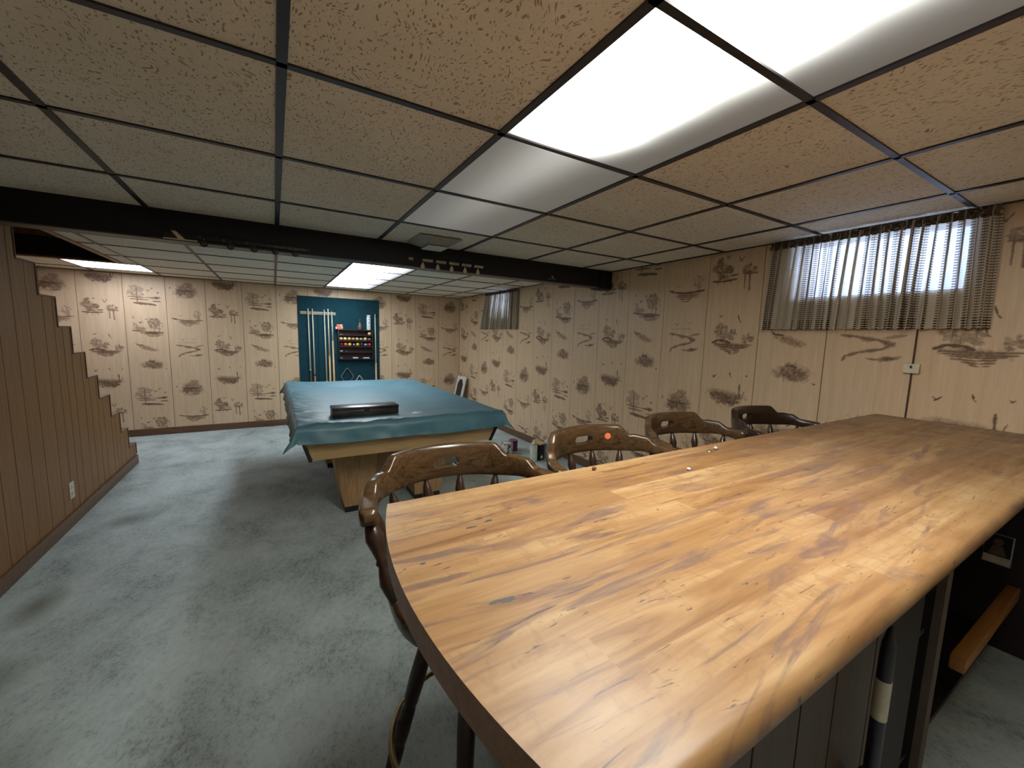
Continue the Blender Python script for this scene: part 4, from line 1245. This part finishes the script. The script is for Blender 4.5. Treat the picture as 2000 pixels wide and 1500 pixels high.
for ys_ in (-1, 1):
    for xs_ in (-1, 1):
        a = [xs_ * v for v in (0.475, 0.14, 0.385, 0.16)]
        ya, yb = (LY, LY + 0.34) if ys_ < 0 else (-LY - 0.34, -LY)
        lg = part('leg', pleg(min(a[:2]), max(a[:2]), min(a[2:]), max(a[2:]), ya, yb, ya + 0.04, yb - 0.03), 'oak_v', pt, bevel=0.002)
        part('foot', MB().box(min(a[2:]) + 0.006, max(a[2:]) - 0.006, ya + 0.046, yb - 0.036, 0.0, 0.045), 'black', lg)
    yy = LY + 0.14 if ys_ < 0 else -LY - 0.17
    part('leg_panel', MB().box(-0.16, 0.16, yy, yy + 0.03, 0.12, ZB_ + 0.028), 'oak_v', pt)

# cloth cover
def cover():
    X0, X1, Y0, Y1 = PX0 - 0.012, PX1 + 0.012, PY0 - 0.012, PY1 + 0.012
    drop = 0.115
    import mathutils.noise as mn
    nu, nv = 150, 240
    vs = []
    for j in range(nv + 1):
        for i in range(nu + 1):
            s_ = X0 - drop + (X1 - X0 + 2 * drop) * i / nu
            t_ = Y0 - drop + (Y1 - Y0 + 2 * drop) * j / nv
            ox = min(s_ - X0, 0) + max(s_ - X1, 0)
            oy = min(t_ - Y0, 0) + max(t_ - Y1, 0)
            x, y = min(max(s_, X0), X1), min(max(t_, Y0), Y1)
            d = min(x - X0, X1 - x, y - Y0, Y1 - y)
            rail = 0.801
            k = min(1, max(0, (d - 0.115) / 0.09)); k = k * k * (3 - 2 * k)
            k = min(1, max(0, (d - 0.10) / 0.34)); k = k * k * (3 - 2 * k)
            z = rail - 0.028 * k
            # slack and creases
            wr = mn.noise((s_ * 3.0, t_ * 3.0, 1)) * 0.5 + mn.noise((s_ * 9, t_ * 7, 4)) * 0.3
            dl = s_ - X0; dfr = t_ - Y0
            z += 0.004 * wr
            z = max(z, 0.799 + 0.001 * wr if d < 0.10 else 0.7585)
            side = math.exp(-(max(dl, 0) / 0.15) ** 2)
            z += side * (0.010 + 0.012 * mn.noise((s_ * 5, t_ * 11, 7)) + 0.006 * mn.noise((s_ * 16, t_ * 30, 2)))
            fr_ = math.exp(-(max(dfr, 0) / 0.12) ** 2)
            z += fr_ * (0.007 + 0.012 * mn.noise((s_ * 7, t_ * 5, 3)) + 0.006 * mn.noise((s_ * 26, t_ * 12, 9)))
            if ox or oy:
                r = math.hypot(ox, oy)
                corner = abs(ox) > 1e-6 and abs(oy) > 1e-6
                flare = 0.16 if not corner else 0.16 + 0.42 * min(abs(ox), abs(oy)) / drop
                q = min(r, 0.02) / 0.02
                out = 0.012 * q + r * flare
                wav = (mn.noise((s_ * 5, t_ * 5, 11)) * 0.5 + mn.noise((s_ * 13, t_ * 13, 5)) * 0.25) * r * 0.42
                if r > 0:
                    x += ox / r * (out + wav); y += oy / r * (out + wav)
                fall = r * (0.93 if not corner else 0.85)
                z = rail - 0.002 - fall + 0.006 * side + wav * 0.15
                z += 0.014 * mn.noise((s_ * 2.3, t_ * 2.3, 15)) * (r / drop)
            vs.append((x - PCX, y - PCY, z))
    fs = [(j * (nu + 1) + i, j * (nu + 1) + i + 1, (j + 1) * (nu + 1) + i + 1, (j + 1) * (nu + 1) + i) for j in range(nv) for i in range(nu)]
    me = bpy.data.meshes.new('table_cover'); me.from_pydata(vs, [], fs)
    me.polygons.foreach_set('use_smooth', [True] * len(me.polygons))
    o = mk('table_cover', me, 'cover', None, (PCX, PCY, 0))
    return tag(o, 'wrinkled teal-blue cover draped over the pool table', 'cover')
cover()

# black case on the cover
o = thing('black_case', 'long shiny black box lying on the teal pool table cover', 'case', (0.545, 2.99, 0.793), 0.0)
t = NT('scuffed_black_lacquer'); t.set(t.ramp(t.noise(t.map((3, 9, 9)), 2.5, 5, 0.7), [(0.42, (0.010, 0.009, 0.010)), (0.62, (0.045, 0.038, 0.034)), (0.75, (0.16, 0.14, 0.13))]), 0.30, 0, 0.5); M['lacquer'] = t.m
part('body', MB().box(-0.222, 0.222, -0.070, 0.070, 0, 0.046), 'lacquer', o, bevel=0.003)
part('lid', MB().box(-0.224, 0.224, -0.072, 0.072, 0.048, 0.068), 'lacquer', o, bevel=0.003)
part('latch', MB().box(-0.02, 0.02, -0.076, -0.072, 0.038, 0.060), 'black', o)
o = tag(part('paper_scrap', MB().add([(-0.06, -0.02, 0.002), (0.0, -0.03, 0.012), (0.065, -0.015, 0.003), (0.05, 0.03, 0.010), (-0.01, 0.02, 0.020), (-0.055, 0.025, 0.004)], [(0, 1, 4, 5), (1, 2, 3, 4)]), plain('pale_green_paper', (0.55, 0.62, 0.50), 0.6), loc=(0.90, 2.90, 0.779)), 'crumpled pale paper on the cover right of the black box', 'paper')

# ------------------------------------------------------------------ cue wall
FY = YB - 0.0045 - 0.012     # face of the felt board
o = thing('felt_board', 'dark teal felt-covered board on the back wall behind the pool table', 'board', (0.88, YB - 0.0045, 0))
part('panel', MB().box(-0.573, 0.573, -0.012, 0, 0.10, 1.887), 'felt', o, bevel=0.002)
rk = thing('cue_rack', 'pale wooden cue rail with notches on the left of the felt board', 'cue rack', (0.576, FY, 1.645))
M['rack_wood'] = wood('pale_rack_wood', (0.30, 0.25, 0.16), (0.46, 0.40, 0.28), 0, 6, 0.5)
part('rail', MB().box(-0.237, 0.237, -0.012, 0, -0.022, 0.022), 'rack_wood', rk, bevel=0.003)
for dx in (-0.136, -0.079, 0.0, 0.06, 0.094, 0.145, 0.20):
    part('clip', MB().box(dx - 0.012, dx - 0.009, -0.030, -0.012, -0.006, 0.006).box(dx + 0.009, dx + 0.012, -0.030, -0.012, -0.006, 0.006), 'black', rk)
part('foot_shelf', MB().box(-0.237, 0.237, -0.06, 0, -1.405, -1.385), 'rack_wood', rk, bevel=0.003)
part('support', MB().box(-0.006, 0.006, -0.010, 0.0, -1.385, -0.022), 'felt', rk)
M['shaft'] = plain('pale_maple_shaft', (0.55, 0.55, 0.45), 0.35, 0, 0.05)
M['butt_tan'] = plain('tan_maple_butt', (0.60, 0.38, 0.18), 0.35, 0, 0.05)
M['butt_brown'] = plain('orange_brown_butt', (0.30, 0.13, 0.05), 0.35, 0, 0.1)
M['butt_grey'] = plain('grey_butt', (0.36, 0.33, 0.28), 0.4, 0, 0.1)
cues = [(0.440, 0.452, 1.705, 'black', 0.80, 'pool cue with black wrapped butt, leftmost in the rack'),
        (0.497, 0.507, 1.705, 'butt_brown', 0.72, 'pool cue with orange-brown butt, second from the left in the rack'),
        (0.655, 0.668, 1.70, 'butt_tan', 0.62, 'pool cue with pale shaft and thin tan butt, third in the rack'),
        (0.707, 0.716, 1.715, 'butt_tan', 1.0, 'tallest pool cue with long tan mid-section, fourth in the rack'),
        (0.757, 0.772, 1.675, 'butt_tan', 1.22, 'shortest pool cue with long tan butt, rightmost in the rack')]
def cue(xt, xb, zt, bmat, zsplit, label, base=0.261, group='pool cues standing in the wall rack'):
    c = thing('pool_cue', label, 'pool cue', (xb, FY - 0.024, base), 0, group)
    P0 = Vector((0, -0.004, 0)); P1 = Vector((xt - xb, 0.0, zt - base))
    def at(z):
        return P0.lerp(P1, (z - base) / (zt - base))
    part('butt', MB().between(at(base), at(zsplit), [(0.0125, 0), (0.0145, 0.01), (0.012, 1)], 10), bmat, c)
    part('joint', MB().between(at(zsplit), at(zsplit + 0.02), [(0.0118, 0), (0.0118, 1)], 10), 'ivory' if bmat != 'butt_brown' else 'black', c)
    part('shaft', MB().between(at(zsplit + 0.02), at(zt - 0.015), [(0.0112, 0), (0.0075, 1)], 10), 'shaft', c)
    part('tip', MB().between(at(zt - 0.015), at(zt), [(0.0078, 0), (0.007, 1)], 8), 'white', c)
    return c
for q in cues:
    cue(*q)
hk = thing('cue_holder', 'small dark cue holder on the right edge of the felt board', 'cue holder', (1.385, FY, 1.662))
part('plate', MB().box(-0.035, 0.045, -0.010, 0, -0.010, 0.010), 'iron', hk)
part('clip', MB().box(-0.014, -0.011, -0.034, -0.010, -0.005, 0.005).box(0.011, 0.014, -0.034, -0.010, -0.005, 0.005), 'black', hk)
part('foot_shelf', MB().box(-0.03, 0.04, -0.06, 0, -1.424, -1.404), 'rack_wood', hk)
part('support', MB().box(-0.005, 0.005, -0.008, 0.0, -1.404, -0.010), 'felt', hk)
cue(1.385, 1.392, 1.668, 'butt_tan', 0.88, 'lone pool cue standing to the right of the ball shelf', 0.259, None)

# ball shelf
SX0, SX1, SZ0, SZ1 = 0.832, 1.338, 0.962, 1.418
o = thing('ball_shelf', 'dark red-brown wall shelf with five tiers holding pool balls', 'shelf', ((SX0 + SX1) / 2, FY, SZ0))
M['shelf_wood'] = wood('dark_mahogany', (0.018, 0.008, 0.008), (0.045, 0.018, 0.016), 0, 5, 0.35)
w = (SX1 - SX0) / 2; dp = 0.085
part('back_board', MB().box(-w + 0.012, w - 0.012, -0.006, 0, 0.012, SZ1 - SZ0 - 0.012), 'shelf_wood', o)
for e in (-1, 1):
    part('side', MB().box(min(e * w, e * (w - 0.012)), max(e * w, e * (w - 0.012)), -dp, 0, 0, SZ1 - SZ0), 'shelf_wood', o, bevel=0.002)
lev = [0.0, 0.105, 0.190, 0.275, 0.360]
for z in lev + [SZ1 - SZ0 - 0.014]:
    part('tier', MB().box(-w + 0.012, w - 0.012, -dp, -0.006, z, z + 0.014), 'shelf_wood', o)
    if 0 < z < 0.4:
        part('lip', MB().box(-w + 0.012, w - 0.012, -dp, -dp + 0.005, z + 0.014, z + 0.020), 'shelf_wood', o)
def ball_mat(name, base, stripe=None):
    t = NT(name)
    if stripe is None:
        t.set(base, 0.15)
    else:
        s_ = t.n('ShaderNodeSeparateXYZ', ins={'Vector': t.co()})
        k = t.math('LESS_THAN', t.math('ABSOLUTE', s_.outputs[2]), 0.013)
        t.set(t.mix(k, base, stripe), 0.15)
    return t.m
BR = 0.0265
cream = (0.80, 0.62, 0.30)
balls = [(4, 7.55, cream, None, 'cream cue ball alone at the right end of the top tier'),
 (3, 0.0, (0.85, 0.36, 0.10), cream, 'orange-striped ball, leftmost on the upper ball row'),
 (3, 0.95, (0.80, 0.66, 0.16), (0.75, 0.70, 0.45), 'pale yellow striped ball, second on the upper ball row'),
 (3, 1.95, (0.90, 0.50, 0.06), (0.80, 0.62, 0.2), 'golden yellow ball, third on the upper ball row'),
 (3, 2.95, (0.25, 0.03, 0.02), (0.65, 0.45, 0.30), 'maroon ball with tan band, fourth on the upper ball row'),
 (3, 3.9, (0.30, 0.30, 0.06), (0.65, 0.58, 0.20), 'olive and yellow striped ball, fifth on the upper ball row'),
 (3, 4.85, (0.03, 0.03, 0.04), (0.45, 0.40, 0.30), 'dark ball with pale marks, sixth on the upper ball row'),
 (3, 5.9, (0.85, 0.62, 0.30), None, 'large plain cream ball, seventh on the upper ball row'),
 (3, 6.95, (0.02, 0.02, 0.03), (0.20, 0.19, 0.18), 'nearly black ball, rightmost on the upper ball row'),
 (2, 0.0, (0.14, 0.015, 0.03), None, 'dark maroon ball, leftmost on the lower ball row'),
 (2, 1.05, (0.85, 0.17, 0.05), None, 'orange-red ball, second on the lower ball row'),
 (2, 2.05, (0.85, 0.50, 0.10), None, 'yellow-orange ball, third on the lower ball row'),
 (2, 3.0, (0.012, 0.012, 0.012), None, 'black ball with white spot on the lower ball row'),
 (2, 4.0, (0.88, 0.46, 0.03), None, 'bright amber ball, fifth on the lower ball row'),
 (2, 5.0, (0.02, 0.03, 0.10), None, 'dark blue ball, sixth on the lower ball row'),
 (2, 6.0, (0.02, 0.02, 0.04), (0.35, 0.35, 0.38), 'dark ball with grey band, seventh on the lower ball row'),
 (2, 7.0, (0.45, 0.035, 0.04), None, 'red ball, rightmost on the lower ball row')]
for i, (lv, k, a, b, lab) in enumerate(balls):
    x = SX0 + 0.012 + 0.032 + k * 0.0593 if lv != 4 else SX1 - 0.047
    z = SZ0 + lev[lv] + 0.014 + BR
    o = part('pool_ball', MB().sphere((0, 0, 0), BR, 20, 12), ball_mat('ball_resin_%d' % i, a, b), loc=(x, FY - 0.050, z))
    tag(o, lab, 'pool ball', 'pool balls on the wall shelf')
    if 'black ball with white spot' in lab:
        part('number_spot', MB().lathe([(0.0105, 0), (0.0095, 0.0022)], 14, Matrix.Translation((0, -BR + 0.0025, 0)) @ Matrix.Rotation(PI / 2, 4, 'X')), 'white', o)
def small_box(name, label, cat, x, z, w, h, d, mat, bevel=0.002, group=None):
    o = part(name, MB().box(-w / 2, w / 2, -d / 2, d / 2, 0, h), mat, loc=(x, FY - 0.045, z), bevel=bevel)
    return tag(o, label, cat, group)
small_box('chalk', 'white chalk cube at the left end of the fourth tier', 'chalk', SX0 + 0.045, SZ0 + lev[1] + 0.0145, 0.036, 0.016, 0.03, 'white')
small_box('chalk', 'green-grey chalk on the fourth tier right of the white one', 'chalk', SX0 + 0.115, SZ0 + lev[1] + 0.0145, 0.034, 0.010, 0.03, 'pale_strip')
small_box('chalk', 'grey lump at the left end of the bottom tier', 'chalk', SX0 + 0.045, SZ0 + lev[0] + 0.0145, 0.034, 0.014, 0.03, 'steel')
small_box('chalk_box', 'flat white box in the middle of the bottom tier', 'box', SX0 + 0.245, SZ0 + lev[0] + 0.0145, 0.075, 0.018, 0.03, 'white')
small_box('chalk_box', 'longer flat white box at the right of the bottom tier', 'box', SX0 + 0.405, SZ0 + lev[0] + 0.0145, 0.092, 0.014, 0.03, 'white')
small_box('coin_stack', 'two small pale discs at the left end of the top tier', 'disc', SX0 + 0.05, SZ0 + lev[4] + 0.0145, 0.045, 0.008, 0.02, 'steel')
# on top of the shelf
M['red_card'] = plain('orange_red_card', (0.72, 0.17, 0.10), 0.5)
o = thing('card_box', 'orange-red and white boxed deck on the left of the ball shelf top', 'box', (SX0 + 0.015, FY - 0.045, SZ1 + 0.0005))
part('box_body', MB().box(-0.045, 0.058, -0.02, 0.02, 0, 0.040), 'red_card', o, bevel=0.001)
part('upper_box', MB().box(-0.028, 0.055, -0.018, 0.018, 0.0405, 0.073), 'red_card', o, bevel=0.001)
part('white_panel', MB().box(-0.044, -0.028, -0.021, -0.020, 0.004, 0.034).box(0.022, 0.044, -0.019, -0.018, 0.046, 0.070).box(0.034, 0.056, -0.021, -0.020, 0.020, 0.038), 'white', o)
o = thing('small_bottle', 'brown teardrop-shaped bottle on top of the ball shelf', 'bottle', (1.152, FY - 0.045, SZ1 + 0.0005))
M['brown_glass'] = plain('dusty_brown_glass', (0.15, 0.11, 0.075), 0.35)
part('body', MB().lathe([(0.022, 0), (0.028, 0.006), (0.030, 0.03), (0.028, 0.06), (0.017, 0.09), (0.010, 0.112), (0.008, 0.122)], 20), 'brown_glass', o)
part('neck', MB().lathe([(0.0075, 0.122), (0.007, 0.15), (0.0035, 0.165)], 12), 'pale_strip', o)
o = thing('spray_can', 'tall white aerosol can at the right of the ball shelf top', 'can', (1.283, FY - 0.045, SZ1 + 0.0005))
M['can_white'] = plain('white_can', (0.72, 0.78, 0.80), 0.35)
M['blue_print'] = plain('blue_print', (0.16, 0.22, 0.32), 0.5)
part('can_body', MB().lathe([(0.029, 0), (0.0305, 0.003), (0.0305, 0.188), (0.028, 0.194)], 20), 'can_white', o)
part('cap', MB().lathe([(0.027, 0.195), (0.027, 0.226), (0.025, 0.230)], 20), 'can_white', o)
m = MB()
for z, h_, w_ in ((0.160, 0.010, 0.020), (0.138, 0.004, 0.024), (0.105, 0.016, 0.012), (0.07, 0.003, 0.022), (0.05, 0.003, 0.020), (0.03, 0.003, 0.022)):
    a0, a1 = -PI / 2 - w_ / 0.031, -PI / 2 + w_ / 0.031
    pts = [(0.0309 * math.cos(a0 + (a1 - a0) * i / 6), 0.0309 * math.sin(a0 + (a1 - a0) * i / 6)) for i in range(7)]
    m.add([(x, y, z) for x, y in pts] + [(x, y, z + h_) for x, y in pts], [(i, i + 1, 8 + i, 7 + i) for i in range(6)])
part('printed_marks', m, 'blue_print', o)

# ball triangles hung on the board
def rack_outline(kind, s_):
    if kind == 'd':
        base = [(0, 0), (s_ * 0.60, -s_ * 0.86), (0, -s_ * 1.72), (-s_ * 0.60, -s_ * 0.86)]
    else:
        base = [(0, 0), (s_ * 0.62, -s_ * 1.05), (-s_ * 0.62, -s_ * 1.05)]
    return base
def rounded(base, r, n=6):
    out = []
    m = len(base)
    for i in range(m):
        p = Vector(base[i]); a = (Vector(base[i - 1]) - p).normalized(); b = (Vector(base[(i + 1) % m]) - p).normalized()
        p0, p1 = p + a * r, p + b * r
        for k in range(n + 1):
            t = k / n
            out.append(p0 * (1 - t) ** 2 + p * 2 * t * (1 - t) + p1 * t * t)
    return out
def rackobj(name, label, kind, s_, x, z, mat):
    t = thing(name, label, 'ball rack', (x, FY, z))
    base = rack_outline(kind, s_)
    o_ = rounded(base, 0.035)
    cx = sum(p.x for p in o_) / len(o_); cz = sum(p.y for p in o_) / len(o_)
    inner = []
    for p in o_:
        d = Vector((p.x - cx, p.y - cz)); inner.append(Vector((cx, cz)) + d * (1 - 0.019 / d.length))
    n = len(o_)
    vs = [(p.x, -0.03, p.y) for p in o_] + [(p.x, -0.03, p.y) for p in inner] + [(p.x, -0.001, p.y) for p in o_] + [(p.x, -0.001, p.y) for p in inner]
    fs = []
    for i in range(n):
        j = (i + 1) % n
        fs += [(i, j, n + j, n + i), (2 * n + i, 3 * n + i, 3 * n + j, 2 * n + j), (i, 2 * n + i, 2 * n + j, j), (n + i, n + j, 3 * n + j, 3 * n + i)]
    part('hoop', MB().add(vs, fs), mat, t, smooth=40)
    part('peg', MB().box(-0.004, 0.004, -0.035, 0, -0.026, -0.020), 'brass', t)
    return t
M['grey_plastic'] = plain('dark_grey_plastic', (0.10, 0.11, 0.11), 0.4)
M['pale_plastic'] = plain('pale_grey_plastic', (0.42, 0.44, 0.42), 0.4)
rackobj('diamond_rack', 'dark diamond-shaped ball rack hanging under the ball shelf', 'd', 0.175, 0.957, 0.845, 'grey_plastic')
rackobj('triangle_rack', 'pale grey triangle ball rack hanging right of the diamond one', 't', 0.28, 1.137, 0.725, 'pale_plastic')

# ------------------------------------------------------------------ shutter leaning in the corner
o = link(bpy.data.objects.new('shutter_panel', None)); tag(o, 'white framed panel with dark arched screen leaning in the back corner', 'panel')
o.matrix_world = Matrix.Translation((2.625, 6.385, 0.0)) @ Matrix.Rotation(R(13.0), 4, 'Y') @ Matrix.Rotation(-PI / 2, 4, 'Z')
# local x runs along -y of the room, local z up the panel, front faces -y local (room -x)
h, w = 0.69, 0.165
part('screen', MB().box(-w + 0.02, w - 0.02, -0.004, 0.004, 0.03, h - 0.03), plain('dark_screen', (0.035, 0.026, 0.018), 0.7), o)
outer = [(-w, 0), (w, 0), (w, h), (-w, h)]
iw = w - 0.045
inner = [(-iw, 0.05), (iw, 0.05), (iw, h - 0.14), (iw * 0.45, h - 0.055), (-iw * 0.45, h - 0.055), (-iw, h - 0.14)]
m = MB()
m.box(-w, -iw, -0.014, 0.010, 0, h).box(iw, w, -0.014, 0.010, 0, h).box(-iw, iw, -0.014, 0.010, 0, 0.05).box(-iw, iw, -0.014, 0.010, h - 0.055, h)
m.prism([(-iw, h - 0.055), (-iw, h - 0.14), (-iw * 0.45, h - 0.055)], 1, -0.014, 0.010)
m.prism([(iw, h - 0.055), (iw * 0.45, h - 0.055), (iw, h - 0.14)], 1, -0.014, 0.010)
part('frame', m, 'white', o)

# ------------------------------------------------------------------ cans and carton on the floor past the table
def can(name, label, x, y, r, h, mat, top='flat', band=None, lid='steel'):
    t = thing(name, label, 'can', (x, y, 0), 0, None)
    part('can_body', MB().lathe([(r * 0.97, 0), (r, 0.004), (r, h - 0.004), (r * 0.97, h)], 24), mat, t)
    part('rim', MB().lathe([(r * 1.02, h - 0.004), (r * 1.02, h + 0.003), (r * 0.9, h + 0.003), (r * 0.88, h - 0.001)], 24), lid, t)
    if top == 'cone':
        part('spout', MB().lathe([(r * 0.9, h + 0.0035), (r * 0.55, h + 0.02), (r * 0.28, h + 0.032), (r * 0.28, h + 0.046)], 20), lid, t)
    return t
t = NT('spattered_can'); t.set(t.ramp(t.noise(t.map((1, 1, 0.8)), 32, 3, 0.6), [(0.46, (0.06, 0.055, 0.06)), (0.50, (0.62, 0.60, 0.56))]), 0.4); M['spatter'] = t.m
M['purple'] = plain('purple_can', (0.085, 0.02, 0.07), 0.35, 0, 0.2)
M['pink_lid'] = plain('dusty_pink_lid', (0.42, 0.30, 0.32), 0.5)
M['greenwhite'] = plain('pale_green_white_can', (0.60, 0.68, 0.58), 0.4)
M['blue_can'] = plain('slate_blue_can', (0.18, 0.27, 0.33), 0.3)
can('paint_can', 'white paint can with dark spatter pattern on the floor by the wall', 2.33, 4.02, 0.070, 0.125, 'spatter')
can('paint_can', 'dark purple paint can beside the spattered one', 2.46, 4.10, 0.055, 0.13, 'purple', lid='pink_lid')
can('solvent_can', 'pale green-white tall can with cone spout left of the black carton', 2.455, 3.64, 0.042, 0.185, 'greenwhite', 'cone', lid='ivory')
can('solvent_can', 'slate blue tall can right of the black carton', 2.65, 3.66, 0.044, 0.18, 'blue_can', 'cone', lid='ivory')
o = thing('carton', 'black carton with open tan flaps between the tall cans', 'box', (2.54, 3.66, 0), 0.1)
M['tan_card'] = plain('tan_cardboard', (0.46, 0.33, 0.17), 0.8)
part('box_body', MB().box(-0.036, 0.036, -0.05, 0.05, 0, 0.175), 'black', o)
part('flap', MB().hexa([(-0.036, -0.05, 0.176), (0.036, -0.05, 0.176), (0.036, 0.05, 0.176), (-0.036, 0.05, 0.176)], [(-0.042, -0.06, 0.183), (0.040, -0.05, 0.190), (0.044, 0.09, 0.215), (-0.042, 0.08, 0.205)]), 'tan_card', o)
part('price_tag', MB().box(-0.012, 0.012, -0.0515, -0.0502, 0.022, 0.052), 'white', o)

# ------------------------------------------------------------------ hook rails on the beam
BY = BEAM0 - 0.001
o = thing('hook_rail', 'pale beaded hook rail fixed on the beam above the pool table end', 'hook rail', (1.14, BY, 1.914))
for i in range(6):
    x0 = -0.285 + i * 0.104
    w_ = 0.034 if i == 0 else 0.078
    b = part('rail_segment', MB().box(x0, x0 + w_, -0.008, 0, -0.006, 0.006), 'ivory_disc', o)
    m = MB()
    n_ = 3 if i == 0 else 7
    for k in range(n_):
        m.sphere((x0 + (k + 0.5) * w_ / n_, -0.010, 0.0), 0.0062, 8, 6, (0.8, 0.8, 1.9))
    part('bead', m, 'ivory_disc', b)
def pendant(x, z, label):
    t = thing('teardrop_tag', label, 'tag', (x, BY - 0.016, z), 0, 'cream teardrop tags hanging in a row from the beam rail')
    pl = []
    for i in range(20):
        a = 2 * PI * i / 20
        pl.append((0.0155 * math.cos(a) * (1 if math.sin(a) < 0 else 1 - 0.55 * math.sin(a)), 0.0155 * math.sin(a) * (1 if math.sin(a) < 0 else 1.9)))
    part('disc', MB().prism([(u, v - 0.036) for u, v in pl], 1, -0.002, 0.002), 'ivory_disc', t, bevel=0.0008)
    part('loop', MB().tube([(0, 0, -0.010), (0.003, 0, 0.004), (0, 0.004, 0.010), (-0.003, 0, 0.004)], 0.0014, 6, True), 'brass', t)
    return t
names = ['leftmost', 'second from the left', 'middle', 'second from the right', 'rightmost']
for i, x in enumerate((0.957, 1.072, 1.182, 1.292, 1.402)):
    pendant(x, 1.903, 'cream teardrop tag hanging from the beam rail, %s of five' % names[i])
o = thing('key_rail', 'dark hook rail with small steel hooks on the left part of the beam', 'hook rail', (-0.09, BY, 1.888))
part('rail', MB().box(-0.30, 0.30, -0.012, 0, -0.010, 0.014), 'black', o, bevel=0.002)
for i in range(6):
    x = -0.25 + i * 0.11
    part('hook', MB().tube([(x, -0.012, 0.006), (x, -0.020, 0.004), (x, -0.024, -0.006), (x, -0.030, -0.004), (x, -0.032, 0.004)], 0.0022, 6), 'steel', o)
for i, x in enumerate((-0.34, -0.215, -0.098, 0.012, 0.120)):
    t = thing('round_tag', 'round black tag hanging from the left hook rail, %s of five' % names[i], 'tag', (x + 0.015, BY - 0.016, 1.868), 0, 'black round tags hanging from the left part of the beam')
    part('disc', MB().lathe([(0.019, -0.002), (0.019, 0.002)], 20, Matrix.Translation((0, 0, -0.012)) @ Matrix.Rotation(PI / 2, 4, 'X')), 'black', t, bevel=0.0008)
    part('marking', MB().box(-0.008, -0.003, -0.0028, -0.002, -0.021, -0.005).box(0.001, 0.004, -0.0028, -0.002, -0.021, -0.005).box(0.006, 0.009, -0.0028, -0.002, -0.021, -0.005), 'pale_strip', t)
    part('loop', MB().tube([(0, 0, 0.004), (0.003, 0, 0.012), (0, 0.003, 0.016), (-0.003, 0, 0.012)], 0.0013, 6, True), 'steel', t)
o = thing('wall_bracket', 'small angular pale metal bracket at the left of the beam hook rail', 'bracket', (-0.45, BY, 1.868))
part('strip', MB().box(-0.055, 0.095, -0.010, -0.004, -0.004, 0.002), 'ivory_disc', o)
part('arm', MB().hexa([(0.010, -0.010, 0.002), (0.040, -0.010, 0.002), (0.040, -0.004, 0.002), (0.010, -0.004, 0.002)], [(-0.020, -0.010, 0.042), (0.002, -0.010, 0.042), (0.002, -0.004, 0.042), (-0.020, -0.004, 0.042)]), 'ivory_disc', o)
part('mount', MB().box(-0.05, 0.09, -0.004, 0, -0.002, 0.030), 'black', o)
